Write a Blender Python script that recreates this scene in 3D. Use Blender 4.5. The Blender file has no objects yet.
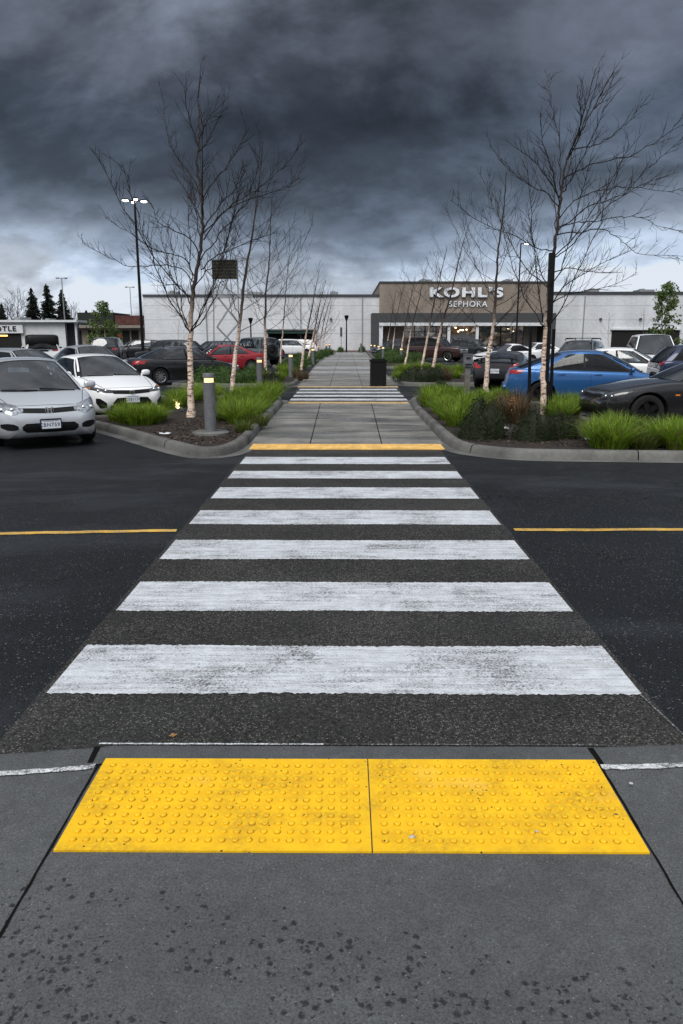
import bpy, bmesh, math, random
import numpy as np
from mathutils import Vector, Matrix
from mathutils.bvhtree import BVHTree
S = bpy.context.scene
R = math.radians
# ------------------------------------------------------------------ camera, sky, sun, exposure
F, CX, CY, EYE = 760.0, 341.5, 512.0, 1.80
TH = math.atan((512 - 338) / F)
YAW = math.atan((346 - CX) * math.cos(TH) / F)
cam_d = bpy.data.cameras.new('camera'); cam = bpy.data.objects.new('camera', cam_d); S.collection.objects.link(cam)
cam_d.sensor_fit = 'VERTICAL'; cam_d.sensor_height = 24; cam_d.lens = F / 1024 * 24
cam_d.clip_start = .05; cam_d.clip_end = 5000
cam.location = (0, 0, EYE); cam.rotation_euler = (math.pi / 2 - TH, 0, YAW)
S.camera = cam
S.view_settings.view_transform = 'Standard'; S.view_settings.look = 'None'; S.view_settings.gamma = 1
S.view_settings.exposure = 0.58
SUN_EL, SUN_AZ = R(52), R(205)      # behind the viewer, high, through thin cloud
w = bpy.data.worlds.new('World'); S.world = w; w.use_nodes = True
nt = w.node_tree; nt.nodes.clear()
def nd(t, **k):
    n = nt.nodes.new(t)
    for a, b in k.items(): setattr(n, a, b)
    return n
def lk(a, b): nt.links.new(a, b)
def mth(op, a, b=None, clamp=False):
    n = nd('ShaderNodeMath', operation=op, use_clamp=clamp)
    for i, v in enumerate((a, b)):
        if v is None: continue
        if isinstance(v, (int, float)): n.inputs[i].default_value = v
        else: lk(v, n.inputs[i])
    return n.outputs[0]
def mrange(v, a, b, c=0, d=1):
    n = nd('ShaderNodeMapRange', interpolation_type='SMOOTHSTEP')
    lk(v, n.inputs[0])
    for i, q in enumerate((a, b, c, d)): n.inputs[i + 1].default_value = q
    return n.outputs[0]
def ramp(v, stops, interp='EASE'):
    n = nd('ShaderNodeValToRGB'); lk(v, n.inputs[0]); e = n.color_ramp.elements; n.color_ramp.interpolation = interp
    while len(e) < len(stops): e.new(.5)
    for i, (p, c) in enumerate(stops): e[i].position = p; e[i].color = (*c, 1) if len(c) == 3 else c
    return n.outputs[0]
def mixc(f, a, b, mode='MIX'):
    n = nd('ShaderNodeMix', data_type='RGBA', blend_type=mode)
    for i, v in ((0, f), (6, a), (7, b)):
        if isinstance(v, (int, float)): n.inputs[i].default_value = v
        elif isinstance(v, tuple): n.inputs[i].default_value = (*v, 1)
        else: lk(v, n.inputs[i])
    return n.outputs[2]
def noise(vec, scale, detail=6, rough=.55, dist=0.0, dim='3D'):
    n = nd('ShaderNodeTexNoise', noise_dimensions=dim)
    if vec is not None: lk(vec, n.inputs['Vector'])
    n.inputs['Scale'].default_value = scale; n.inputs['Detail'].default_value = detail
    n.inputs['Roughness'].default_value = rough; n.inputs['Distortion'].default_value = dist
    return n.outputs[0]
sky = nd('ShaderNodeTexSky', sky_type='NISHITA'); sky.sun_disc = False
sky.sun_elevation = SUN_EL; sky.sun_rotation = SUN_AZ
tc = nd('ShaderNodeTexCoord'); sp = nd('ShaderNodeSeparateXYZ'); lk(tc.outputs['Generated'], sp.inputs[0])
dx, dy, dz = sp.outputs
zc = mth('MAXIMUM', dz, 0.0); den = mth('ADD', zc, .42)
cmb = nd('ShaderNodeCombineXYZ'); lk(mth('DIVIDE', dx, den), cmb.inputs[0]); lk(mth('DIVIDE', dy, den), cmb.inputs[1])
cmb.inputs[2].default_value = 3.7
big = noise(cmb.outputs[0], .95, 11, .52, .35)
mp = nd('ShaderNodeMapping'); lk(cmb.outputs[0], mp.inputs[0]); mp.inputs['Rotation'].default_value = (0, 0, .75); mp.inputs['Scale'].default_value = (.9, 1.15, 1)
mp.inputs['Location'].default_value = (1.3, 0.4, 0)
med = noise(mp.outputs[0], 2.7, 13, .56, .3)
fine = noise(mp.outputs[0], 6.5, 12, .62, .1)
nz = mth('ADD', mth('MULTIPLY', mth('SUBTRACT', big, .5), .22), mth('MULTIPLY', mth('SUBTRACT', med, .5), .16))
zel = mth('SUBTRACT', mth('ADD', zc, nz), mth('SUBTRACT', mth('MULTIPLY', mth('ABSOLUTE', mth('ADD', dx, -.02)), .085), .006))
cloud = ramp(zel, [(0.0, (.54, .585, .65)), (.045, (.46, .52, .61)), (.082, (.25, .30, .375)), (.120, (.105, .130, .170)),
                   (.160, (.045, .058, .079)), (.235, (.030, .039, .055)), (.32, (.046, .054, .072)), (.40, (.070, .082, .105)), (.55, (.09, .105, .13))])
tex = mth('MULTIPLY', mth('MULTIPLY', mrange(med, .42, .58, .70, 1.36), mrange(big, .40, .62, .74, 1.62)), mrange(fine, .36, .64, .86, 1.16))
cloud = mixc(1.0, cloud, tex, 'MULTIPLY')
cloud = mixc(1.0, cloud, mrange(dx, -.12, .36, .90, 1.32), 'MULTIPLY')
cloud = mixc(1.0, cloud, (.50, .54, .60), 'DARKEN')
# sky out of view, behind the viewer and overhead, brightened to light the ground
thin = mth('MAXIMUM', mrange(mth('SUBTRACT', mth('MULTIPLY', dy, -1.0), mth('MULTIPLY', mth('SUBTRACT', big, .5), .5)), -.15, .45), mrange(dz, .45, .80))
broken = mixc(1.0, (.37, .39, .42), mth('MULTIPLY', mrange(big, .38, .62, .35, 1.6), mrange(med, .36, .66, .7, 1.25)), 'MULTIPLY')
cloud = mixc(thin, cloud, broken)
cl10 = mixc(1.0, cloud, (10., 10., 10.), 'MULTIPLY')
gap = mrange(big, .66, .78, 0, .35)
col = mixc(gap, cl10, sky.outputs[0])
bg = nd('ShaderNodeBackground'); lk(col, bg.inputs[0]); bg.inputs[1].default_value = .1
wo = nd('ShaderNodeOutputWorld'); lk(bg.outputs[0], wo.inputs[0])
sun_d = bpy.data.lights.new('sun', 'SUN'); sun_d.energy = 1.9; sun_d.angle = R(40); sun_d.color = (1, .97, .92)
sun = bpy.data.objects.new('sun', sun_d); S.collection.objects.link(sun)
# sun_rotation runs clockwise from +Y; the lamp shines along the opposite of that direction
sdir = Vector((math.sin(SUN_AZ) * math.cos(SUN_EL), math.cos(SUN_AZ) * math.cos(SUN_EL), math.sin(SUN_EL)))
sun.rotation_euler = sdir.to_track_quat('Z', 'Y').to_euler(); sun.location = (0, -30, 60)
# ------------------------------------------------------------------ helpers
def ray(px, py):
    d = Vector(((px - CX) / F, 1.0, -(py - CY) / F))
    c, s = math.cos(-TH), math.sin(-TH); d = Vector((d.x, d.y * c - d.z * s, d.y * s + d.z * c))
    c, s = math.cos(YAW), math.sin(YAW); return Vector((d.x * c - d.y * s, d.x * s + d.y * c, d.z))
def at(px, py, z=0.0):
    d = ray(px, py); return Vector((0, 0, EYE)) + d * ((z - EYE) / d.z)
def atY(px, py, Y):
    d = ray(px, py); return Vector((0, 0, EYE)) + d * (Y / d.y)
class MB:
    def __init__(s): s.v = []; s.f = []; s.m = []
    def add(s, vs, fs, m=0):
        o = len(s.v); s.v += [tuple(p) for p in vs]
        for f in fs: s.f.append(tuple(i + o for i in f)); s.m.append(m)
    def box(s, c, d, m=0, rot=None, taper=1.0):
        x, y, z = d[0] / 2, d[1] / 2, d[2] / 2
        vs = [Vector((a * x * (taper if e > 0 else 1), b * y * (taper if e > 0 else 1), e * z)) for e in (-1, 1) for b in (-1, 1) for a in (-1, 1)]
        if rot is not None: vs = [rot @ p for p in vs]
        c = Vector(c)
        s.add([p + c for p in vs], [(0, 2, 3, 1), (4, 5, 7, 6), (0, 1, 5, 4), (2, 6, 7, 3), (0, 4, 6, 2), (1, 3, 7, 5)], m)
    def tube(s, pts, rad, n=6, m=0, cap=True):
        pts = [Vector(p) for p in pts]; N = len(pts)
        if not isinstance(rad, (list, tuple)): rad = [rad] * N
        t = (pts[1] - pts[0]).normalized(); u = t.orthogonal().normalized(); vs = []
        for i in range(N):
            t2 = (pts[min(i + 1, N - 1)] - pts[max(i - 1, 0)])
            if t2.length < 1e-9: t2 = t
            t2.normalize(); u = (u - t2 * u.dot(t2)).normalized(); b = t2.cross(u)
            for k in range(n):
                a = 2 * math.pi * k / n; vs.append(pts[i] + (u * math.cos(a) + b * math.sin(a)) * rad[i])
        fs = [(i * n + k, i * n + (k + 1) % n, (i + 1) * n + (k + 1) % n, (i + 1) * n + k) for i in range(N - 1) for k in range(n)]
        if cap: fs += [tuple(range(n))[::-1], tuple(range((N - 1) * n, N * n))]
        s.add(vs, fs, m)
    def lathe(s, prof, n=24, c=(0, 0, 0), axis='Z', m=0, close=False):
        vs = []
        for r, z in prof:
            for k in range(n):
                a = 2 * math.pi * k / n; p = (r * math.cos(a), r * math.sin(a), z)
                if axis == 'Y': p = (p[0], p[2], p[1])
                if axis == 'X': p = (p[2], p[0], p[1])
                vs.append((p[0] + c[0], p[1] + c[1], p[2] + c[2]))
        N = len(prof); fs = [(i * n + k, i * n + (k + 1) % n, (i + 1) * n + (k + 1) % n, (i + 1) * n + k) for i in range(N - 1) for k in range(n)]
        s.add(vs, fs, m)
    def sup(s, c, r, e=2.6, n=14, k=10, m=0, rot=None):
        sg = lambda v, p: math.copysign(abs(v) ** p, v); vs = []; q = 2 / e
        for i in range(k + 1):
            f = -math.pi / 2 + math.pi * i / k
            for j in range(n):
                a = 2 * math.pi * j / n
                p = Vector((r[0] * sg(math.cos(f), q) * sg(math.cos(a), q), r[1] * sg(math.cos(f), q) * sg(math.sin(a), q), r[2] * sg(math.sin(f), q)))
                if rot is not None: p = rot @ p
                vs.append(p + Vector(c))
        s.add(vs, [(i * n + j, i * n + (j + 1) % n, (i + 1) * n + (j + 1) % n, (i + 1) * n + j) for i in range(k) for j in range(n)], m)
    def grid(s, P, m=0):
        a, b = len(P), len(P[0]); s.add([p for r_ in P for p in r_], [(i * b + j, i * b + j + 1, (i + 1) * b + j + 1, (i + 1) * b + j) for i in range(a - 1) for j in range(b - 1)], m)
    def prism(s, poly, z0, z1, m=0, mside=None):
        n = len(poly); vs = [(x, y, z0) for x, y in poly] + [(x, y, z1) for x, y in poly]
        s.add(vs, [tuple(range(n, 2 * n)), tuple(range(n))[::-1]], m)
        s.add(vs, [(i, (i + 1) % n, n + (i + 1) % n, n + i) for i in range(n)], m if mside is None else mside)
    def mesh(s, name, mats, smooth=False, ang=40, fix=False):
        me = bpy.data.meshes.new(name); me.from_pydata([tuple(p) for p in s.v], [], s.f)
        for q in mats: me.materials.append(q)
        me.polygons.foreach_set('material_index', s.m)
        if fix or smooth:
            bm = bmesh.new(); bm.from_mesh(me); bmesh.ops.remove_doubles(bm, verts=bm.verts, dist=1e-5)
            bmesh.ops.recalc_face_normals(bm, faces=bm.faces); bm.to_mesh(me); bm.free()
        if smooth: me.shade_smooth() if hasattr(me, 'shade_smooth') else None; me.set_sharp_from_angle(angle=R(ang))
        return me
COL = S.collection
def link(name, data, parent=None, loc=(0, 0, 0), rot=(0, 0, 0)):
    o = bpy.data.objects.new(name, data); COL.objects.link(o); o.location = loc; o.rotation_euler = rot
    if parent is not None: o.parent = parent
    return o
def obj(name, mb, mats, parent=None, loc=(0, 0, 0), rot=(0, 0, 0), smooth=False, ang=40):
    if not isinstance(mats, (list, tuple)): mats = [mats]
    return link(name, mb.mesh(name, mats, smooth, ang), parent, loc, rot)
def tag(o, label, cat, group=None):
    o['label'] = label; o['category'] = cat
    if group: o['group'] = group
    return o
def kind(o, k): o['kind'] = k; return o
def thing(name, label, cat, loc=(0, 0, 0), rz=0, group=None):
    return tag(link(name, None, None, loc, (0, 0, rz)), label, cat, group)
def dup(o, parent=None, loc=None, rz=None):
    c = o.copy(); COL.objects.link(c)
    if parent is not None: c.parent = parent
    if loc is not None: c.location = loc
    if rz is not None: c.rotation_euler = (0, 0, rz)
    for ch in list(o.children): dup(ch, c)
    return c
def text_mesh(name, body, size, m, parent=None, loc=(0, 0, 0), rot=(0, 0, 0), ext=.01, off=0.0, sx=1.0, align='CENTER'):
    cu = bpy.data.curves.new(name, 'FONT'); cu.body = body; cu.size = size; cu.extrude = ext; cu.offset = off; cu.space_character = 1.18; cu.align_x = align; cu.align_y = 'CENTER'
    t = bpy.data.objects.new(name, cu); COL.objects.link(t)
    me = bpy.data.meshes.new_from_object(t.evaluated_get(bpy.context.evaluated_depsgraph_get()))
    bpy.data.objects.remove(t); bpy.data.curves.remove(cu); me.name = name; me.materials.clear(); me.materials.append(m)
    o = link(name, me, parent, loc, rot); o.scale = (sx, 1, 1); return o
# ------------------------------------------------------------------ materials
def newmat(name):
    global nt
    m = bpy.data.materials.new(name); m.use_nodes = True; nt = m.node_tree; nt.nodes.clear()
    p = nd('ShaderNodeBsdfPrincipled'); o = nd('ShaderNodeOutputMaterial'); lk(p.outputs[0], o.inputs[0])
    return m, p, o
def setp(p, **k):
    for a, v in k.items():
        i = p.inputs[a.replace('_', ' ')]
        if isinstance(v, (int, float)): i.default_value = v
        elif isinstance(v, tuple): i.default_value = (*v, 1) if len(v) == 3 else v
        else: lk(v, i)
def coord(kind='Object', scale=None, loc=None, rot=None):
    t = nd('ShaderNodeTexCoord').outputs[kind]
    if scale is None and loc is None and rot is None: return t
    m = nd('ShaderNodeMapping'); lk(t, m.inputs[0])
    if scale: m.inputs['Scale'].default_value = scale
    if loc: m.inputs['Location'].default_value = loc
    if rot: m.inputs['Rotation'].default_value = rot
    return m.outputs[0]
def bump(p, h, strength=.3, dist=.01):
    b = nd('ShaderNodeBump'); b.inputs['Strength'].default_value = strength; b.inputs['Distance'].default_value = dist
    lk(h, b.inputs['Height']); lk(b.outputs[0], p.inputs['Normal'])
def vor(vec, scale, feature='F1', rnd=1.0, out=0):
    n = nd('ShaderNodeTexVoronoi', feature=feature); lk(vec, n.inputs['Vector']); n.inputs['Scale'].default_value = scale; n.inputs['Randomness'].default_value = rnd
    return n.outputs[out]
def plain(name, c, rough=.6, metal=0.0, var=.12, scale=6, spec=.5, bmp=0.0, coat=0.0):
    m, p, _ = newmat(name); co = coord()
    n = noise(co, scale, 5, .6); f = mrange(n, .3, .7, 1 - var, 1 + var)
    setp(p, Base_Color=mixc(1.0, tuple(c), f, 'MULTIPLY'), Roughness=rough, Metallic=metal, Specular_IOR_Level=spec * .6, Coat_Weight=coat, Coat_Roughness=.05)
    if bmp: bump(p, noise(co, scale * 8, 4, .6), bmp, .01)
    return m
def emit(name, c, st):
    m, p, _ = newmat(name); setp(p, Base_Color=tuple(c), Emission_Color=tuple(c), Emission_Strength=st); return m
def asphalt(name, c1, c2, speck, sp_c, rough, big_c=.25, fine=260):
    m, p, _ = newmat(name); co = coord()
    n1 = noise(co, .35, 6, .6); n2 = noise(co, 45, 5, .7); n3 = vor(co, fine)
    v = nd('ShaderNodeTexVoronoi', feature='F1'); lk(co, v.inputs['Vector']); v.inputs['Scale'].default_value = 95
    base = mixc(mrange(n2, .3, .7), tuple(c1), tuple(c2))
    base = mixc(1.0, base, mrange(n1, .3, .72, 1 - big_c, 1 + big_c), 'MULTIPLY')
    if big_c > .22:          # cracks, oil drips and patched areas
        cw = nd('ShaderNodeVectorMath', operation='ADD'); cn = nd('ShaderNodeTexNoise'); lk(co, cn.inputs['Vector']); cn.inputs['Scale'].default_value = 2.2; cn.inputs['Detail'].default_value = 6; lk(co, cw.inputs[0]); lk(cn.outputs['Color'], cw.inputs[1])
        ce = nd('ShaderNodeTexVoronoi', feature='DISTANCE_TO_EDGE'); lk(cw.outputs[0], ce.inputs['Vector']); ce.inputs['Scale'].default_value = .42
        crk = mth('MULTIPLY', mrange(ce.outputs[0], .0022, .0045, 1, 0), mrange(noise(co, .5, 3, .5), .46, .52))
        base = mixc(mth('MULTIPLY', crk, .85), base, (.003, .003, .0035))
        oil = mrange(noise(co, 1.15, 4, .55), .66, .72); base = mixc(mth('MULTIPLY', oil, .6), base, (.004, .004, .005))
    agg = nd('ShaderNodeSeparateColor'); lk(v.outputs['Color'], agg.inputs[0])
    clus = mrange(noise(co, 1.7, 5, .6), .36, .64, .25, 1.6)
    s1 = mth('MULTIPLY', mth('GREATER_THAN', agg.outputs[0], mth('SUBTRACT', 1.0, mth('MULTIPLY', clus, speck))), mth('LESS_THAN', v.outputs[0], .42))
    v2 = nd('ShaderNodeTexVoronoi', feature='F1'); lk(co, v2.inputs['Vector']); v2.inputs['Scale'].default_value = fine
    a2 = nd('ShaderNodeSeparateColor'); lk(v2.outputs['Color'], a2.inputs[0])
    base = mixc(1.0, base, mrange(a2.outputs[1], 0, 1, .55, 1.5), 'MULTIPLY')
    base = mixc(mth('MULTIPLY', s1, mrange(agg.outputs[2], 0, 1, .15, .9)), base, tuple(sp_c))
    damp = mrange(noise(coord(scale=(.5, 1.1, 1)), .55, 5, .6, .5), .50, .66)
    setp(p, Base_Color=base, Roughness=mth('SUBTRACT', mth('ADD', mrange(n1, .3, .7, -.06, .08), rough), mth('MULTIPLY', damp, .16)), Specular_IOR_Level=mth('ADD', mth('MULTIPLY', damp, .18), .09))
    h = mth('ADD', mth('MULTIPLY', v.outputs[0], .8), mth('MULTIPLY', n3, .5)); bump(p, h, .55, .006)
    return m, base, p
M = {}
M['asphalt'], _, _ = asphalt('asphalt', (.0095, .0108, .0128), (.0185, .0205, .0235), .085, (.16, .16, .165), .58)
M['cross_asphalt'], _, _ = asphalt('worn_asphalt', (.0175, .0173, .0172), (.043, .0425, .0415), .24, (.24, .23, .21), .7, .2, 150)
def road_paint(name, c, wear, streak=(1.2, 16, 1)):
    m, base, p = asphalt(name, (.03, .03, .03), (.06, .058, .055), .2, (.16, .155, .14), .7, .2, 150)
    co = coord(); cs = coord(scale=streak)
    n = mth('ADD', mth('MULTIPLY', noise(cs, 1.0, 6, .65), .20), mth('ADD', mth('MULTIPLY', noise(co, 80, 6, .8), .52), mth('MULTIPLY', noise(co, 1.9, 5, .65), .28)))
    mask = mrange(n, wear - .03, wear + .10)
    c2 = mixc(mrange(noise(co, 9, 6, .7), .3, .7), tuple(q * .78 for q in c), tuple(c))
    c2 = mixc(mth('MULTIPLY', mrange(noise(cs, 2.1, 6, .7), .44, .62), .42), c2, (.24, .245, .25))
    setp(p, Base_Color=mixc(mask, base, c2))
    return m
M['white_paint'] = road_paint('white_road_paint', (.62, .65, .70), .418)
M['edge_paint'] = road_paint('flaking_white_paint', (.74, .77, .80), .44, (9, 9, 1))
M['worn_edge_paint'] = road_paint('mostly_worn_white_paint', (.5, .52, .55), .52, (9, 9, 1))
M['yellow_paint'] = road_paint('yellow_road_paint', (.72, .43, .07), .42, (3, 14, 1))
def concrete(name, c, var=.2, wet=0.0, spots=False, rough=.75, sscale=1.0):
    m, p, _ = newmat(name); co = coord()
    n1 = noise(co, 1.1, 6, .6); n2 = noise(co, 130, 4, .7); n3 = noise(co, 14, 6, .65)
    b = mixc(1.0, tuple(c), mrange(n1, .3, .7, 1 - var, 1 + var), 'MULTIPLY')
    b = mixc(1.0, b, mrange(n2, .30, .70, .62, 1.40), 'MULTIPLY')
    b = mixc(1.0, b, mrange(n3, .3, .7, .88, 1.12), 'MULTIPLY')
    v = nd('ShaderNodeTexVoronoi'); lk(co, v.inputs['Vector']); v.inputs['Scale'].default_value = 120
    sc = nd('ShaderNodeSeparateColor'); lk(v.outputs['Color'], sc.inputs[0])
    pit = mth('MULTIPLY', mth('GREATER_THAN', sc.outputs[0], .955), mth('LESS_THAN', v.outputs[0], .33))
    b = mixc(mth('MULTIPLY', pit, .75), b, (.012, .012, .012))
    pale = mth('MULTIPLY', mth('GREATER_THAN', sc.outputs[1], .975), mth('LESS_THAN', v.outputs[0], .28))
    b = mixc(mth('MULTIPLY', pale, .5), b, (.30, .31, .32))
    r = rough
    if spots:     # blotches of old drips
        wv = nd('ShaderNodeVectorMath', operation='ADD'); nn = nd('ShaderNodeTexNoise'); lk(co, nn.inputs['Vector']); nn.inputs['Scale'].default_value = 75; nn.inputs['Detail'].default_value = 3
        sc2 = nd('ShaderNodeVectorMath', operation='SCALE'); lk(nn.outputs['Color'], sc2.inputs[0]); sc2.inputs['Scale'].default_value = .026
        lk(co, wv.inputs[0]); lk(sc2.outputs[0], wv.inputs[1])
        dens = nd('ShaderNodeSeparateXYZ'); lk(co, dens.inputs[0])
        near = mrange(mth('ADD', dens.outputs[1], mth('MULTIPLY', dens.outputs[0], .22)), 1.45, 2.35, 1.0, .24)
        tot = None
        for s_, rad, thr in ((34, .46, .39), (17, .34, .66), (60, .48, .40)):
            vv = nd('ShaderNodeTexVoronoi'); lk(wv.outputs[0], vv.inputs['Vector']); vv.inputs['Scale'].default_value = s_
            c_ = nd('ShaderNodeSeparateColor'); lk(vv.outputs['Color'], c_.inputs[0])
            size = mth('MULTIPLY', mrange(c_.outputs[2], 0, 1, .35, 1.0), rad)
            blob = mth('MULTIPLY', mrange(mth('SUBTRACT', size, vv.outputs[0]), -.06, .16), mth('GREATER_THAN', mth('MULTIPLY', c_.outputs[0], near), thr))
            cl = mth('GREATER_THAN', noise(co, 2.6, 3, .5), .44)
            blob = mth('MULTIPLY', blob, cl)
            tot = blob if tot is None else mth('MAXIMUM', tot, blob)
        b = mixc(mth('MULTIPLY', tot, mrange(noise(co, 60, 3, .6), .3, .7, .72, 1.0)), b, (.006, .007, .007))
    if wet:
        ws = noise(coord(scale=(.35, 1.6, 1)), .9 * sscale, 5, .6, .4); wm = mrange(ws, .42, .62)
        b = mixc(mth('MULTIPLY', wm, .55), b, (c[0] * .32, c[1] * .32, c[2] * .33))
        r = mth('SUBTRACT', rough, mth('MULTIPLY', wm, wet))
    setp(p, Base_Color=b, Roughness=r, Specular_IOR_Level=.45)
    bump(p, mth('ADD', n2, mth('MULTIPLY', n3, .6)), .6, .004)
    return m
M['sidewalk'] = concrete('sidewalk_concrete', (.066, .070, .073), .16, spots=True)
M['kerb'] = concrete('kerb_concrete', (.105, .104, .098), .4)
M['gutter'] = concrete('gutter_concrete', (.095, .094, .09), .4)
M['walk'] = concrete('wet_walkway_concrete', (.185, .178, .165), .3, wet=.55)
M['dark_joint'] = plain('joint_filler', (.006, .006, .006), .9, spec=.1)
def mulch_mat():
    m, p, _ = newmat('bark_mulch'); co = coord(); v = nd('ShaderNodeTexVoronoi'); lk(coord(scale=(1, 1.7, 1)), v.inputs['Vector']); v.inputs['Scale'].default_value = 30
    sc = nd('ShaderNodeSeparateColor'); lk(v.outputs['Color'], sc.inputs[0])
    b = ramp(sc.outputs[0], [(0, (.010, .007, .006)), (.6, (.022, .014, .011)), (.85, (.045, .028, .02)), (1, (.08, .055, .04))])
    setp(p, Base_Color=b, Roughness=.9); bump(p, mth('ADD', sc.outputs[1], mth('MULTIPLY', v.outputs[0], -1.0)), 1.0, .03); return m
M['mulch'] = mulch_mat()
def yellow_mat():
    m, p, _ = newmat('yellow_tactile'); co = coord()
    n1 = noise(coord(scale=(2.2, 3.0, 1)), 1.6, 6, .65); n2 = noise(co, 55, 5, .7); n3 = noise(co, 12, 5, .7)
    b = mixc(mrange(n3, .3, .7), (.74, .415, .0008), (.83, .505, .001))
    dirt = mth('MULTIPLY', mrange(n1, .44, .66), mrange(n2, .38, .58))
    b = mixc(mth('MULTIPLY', dirt, .5), b, (.34, .19, .012))
    scuff = mrange(noise(co, 2.0, 4, .6), .58, .70, 0, .45); b = mixc(scuff, b, (.80, .50, .09))
    v = nd('ShaderNodeTexVoronoi'); lk(co, v.inputs['Vector']); v.inputs['Scale'].default_value = 70
    sc = nd('ShaderNodeSeparateColor'); lk(v.outputs['Color'], sc.inputs[0])
    b = mixc(mth('MULTIPLY', mth('GREATER_THAN', sc.outputs[0], .968), mth('LESS_THAN', v.outputs[0], .3)), b, (.05, .03, .01))
    setp(p, Base_Color=b, Roughness=.55); bump(p, n2, .15, .003); return m
M['yellow'] = yellow_mat()
m_, p_, _ = newmat('dome_outline_shade'); setp(p_, Base_Color=mixc(mrange(noise(coord(), 28, 4, .7), .42, .62), (.74, .42, .001), (.24, .13, .006)), Roughness=.8); M['dome_shade'] = m_
M['yellow_worn'] = plain('worn_yellow_tactile', (.46, .33, .17), .6, var=.25, scale=5)
M['yellow_far'] = plain('faded_yellow_tactile', (.72, .44, .13), .6, var=.2, scale=5)
def bark_mat():
    m, p, _ = newmat('birch_bark'); co = coord(); cs = coord(scale=(1, 1, 3.0))
    sp_ = nd('ShaderNodeSeparateXYZ'); lk(co, sp_.inputs[0])
    n = noise(cs, 7, 6, .65); n2 = noise(coord(scale=(1, 1, 3.5)), 9, 5, .65)
    b = ramp(n, [(.32, (.035, .02, .015)), (.40, (.50, .32, .23)), (.52, (.80, .66, .56)), (.66, (.70, .52, .42)), (.8, (.34, .19, .12))])
    b = mixc(mrange(n2, .54, .60), b, (.025, .016, .013))
    hi = mrange(mth('ADD', sp_.outputs[2], mth('MULTIPLY', n, 1.2)), 2.0, 3.5)
    b = mixc(hi, b, (.028, .019, .017))
    setp(p, Base_Color=b, Roughness=.85); bump(p, mth('ADD', n, n2), .8, .02); return m
M['bark'] = bark_mat()
M['twig'] = plain('dark_twigs', (.014, .010, .0095), .8, var=.3, scale=3)
def leafmat(name, c1, c2, rough=.6):
    m, p, _ = newmat(name); g = nd('ShaderNodeNewGeometry'); n = noise(coord(), 4, 4, .6)
    f = mth('ADD', mth('MULTIPLY', g.outputs['Random Per Island'], .65), mth('MULTIPLY', n, .4), True)
    setp(p, Base_Color=mixc(f, tuple(c1), tuple(c2)), Roughness=rough, Specular_IOR_Level=.3)
    tr = nd('ShaderNodeBsdfTranslucent'); lk(mixc(f, tuple(q * 1.2 for q in c1), tuple(q * 1.2 for q in c2)), tr.inputs[0])
    mx = nd('ShaderNodeMixShader'); mx.inputs[0].default_value = .35; o = [x for x in nt.nodes if x.type == 'OUTPUT_MATERIAL'][0]
    lk(p.outputs[0], mx.inputs[1]); lk(tr.outputs[0], mx.inputs[2]); lk(mx.outputs[0], o.inputs[0]); return m
M['grass'] = leafmat('lime_grass', (.024, .066, .005), (.27, .41, .032))
M['olive'] = leafmat('olive_grass', (.025, .045, .010), (.15, .20, .04))
M['reed'] = leafmat('brown_reed', (.040, .026, .015), (.15, .10, .055))
M['straw'] = leafmat('dry_straw', (.10, .085, .03), (.26, .20, .09))
M['shrub'] = leafmat('dark_shrub', (.006, .011, .005), (.030, .042, .014))
M['hedge'] = leafmat('green_shrub', (.022, .050, .010), (.075, .135, .03))
M['needle'] = leafmat('conifer_needles', (.007, .012, .009), (.022, .034, .022))
M['leaf'] = leafmat('spring_leaves', (.05, .085, .02), (.16, .22, .07))
def glassmat(name, tint, mn=.14, dark=0.0):
    m, p, o = newmat(name); fr = nd('ShaderNodeFresnel'); fr.inputs[0].default_value = 1.55
    t = nd('ShaderNodeBsdfTransparent'); t.inputs[0].default_value = (*tint, 1); g = nd('ShaderNodeBsdfGlossy'); g.inputs['Roughness'].default_value = .04; g.inputs[0].default_value = (.95, .97, 1, 1)
    mx = nd('ShaderNodeMixShader'); lk(mth('ADD', mth('MULTIPLY', fr.outputs[0], .8), mn, True), mx.inputs[0]); lk(t.outputs[0], mx.inputs[1]); lk(g.outputs[0], mx.inputs[2]); lk(mx.outputs[0], o.inputs[0])
    nt.nodes.remove(p); return m
M['glass'] = glassmat('window_glass', (.44, .48, .50), .06)
M['tint'] = glassmat('tinted_glass', (.04, .043, .046), .0)
M['store_glass'] = glassmat('storefront_glass', (.72, .74, .75), .03)
def paint(name, c, metal=0.0, rough=.35):
    m, p, _ = newmat(name); co = coord()
    sp_ = nd('ShaderNodeSeparateXYZ'); lk(co, sp_.inputs[0])
    n = noise(co, 5, 6, .65); grime = mth('MULTIPLY', mrange(sp_.outputs[2], .22, .55, 1.0, .0), mrange(n, .3, .65, .25, .9))
    b = mixc(mth('MULTIPLY', grime, .6), tuple(c), (.05, .047, .043))
    setp(p, Base_Color=b, Metallic=metal, Roughness=mth('ADD', mth('MULTIPLY', grime, .3), rough), Coat_Weight=.7, Coat_Roughness=.05, Specular_IOR_Level=.3)
    bump(p, vor(co, 55, 'SMOOTH_F1'), .05, .004); return m
M['rubber'] = plain('tyre_rubber', (.012, .012, .013), .8, bmp=.1)
M['plastic'] = plain('black_plastic', (.006, .006, .0065), .5, spec=.35)
M['well'] = plain('dark_underbody', (.006, .006, .006), .9)
M['interior'] = plain('car_interior', (.012, .012, .013), .8)
M['seat'] = plain('seat_fabric', (.11, .112, .12), .85)
M['rim'] = plain('alloy_rim', (.42, .43, .45), .28, .9, .05)
M['dark_rim'] = plain('dark_alloy_rim', (.02, .02, .022), .3, .6)
M['chrome'] = plain('chrome_trim', (.75, .76, .78), .12, 1.0, .02)
M['lamp'] = plain('headlight_lens', (.34, .36, .39), .10, .7, .55, 26, coat=1)
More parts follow.
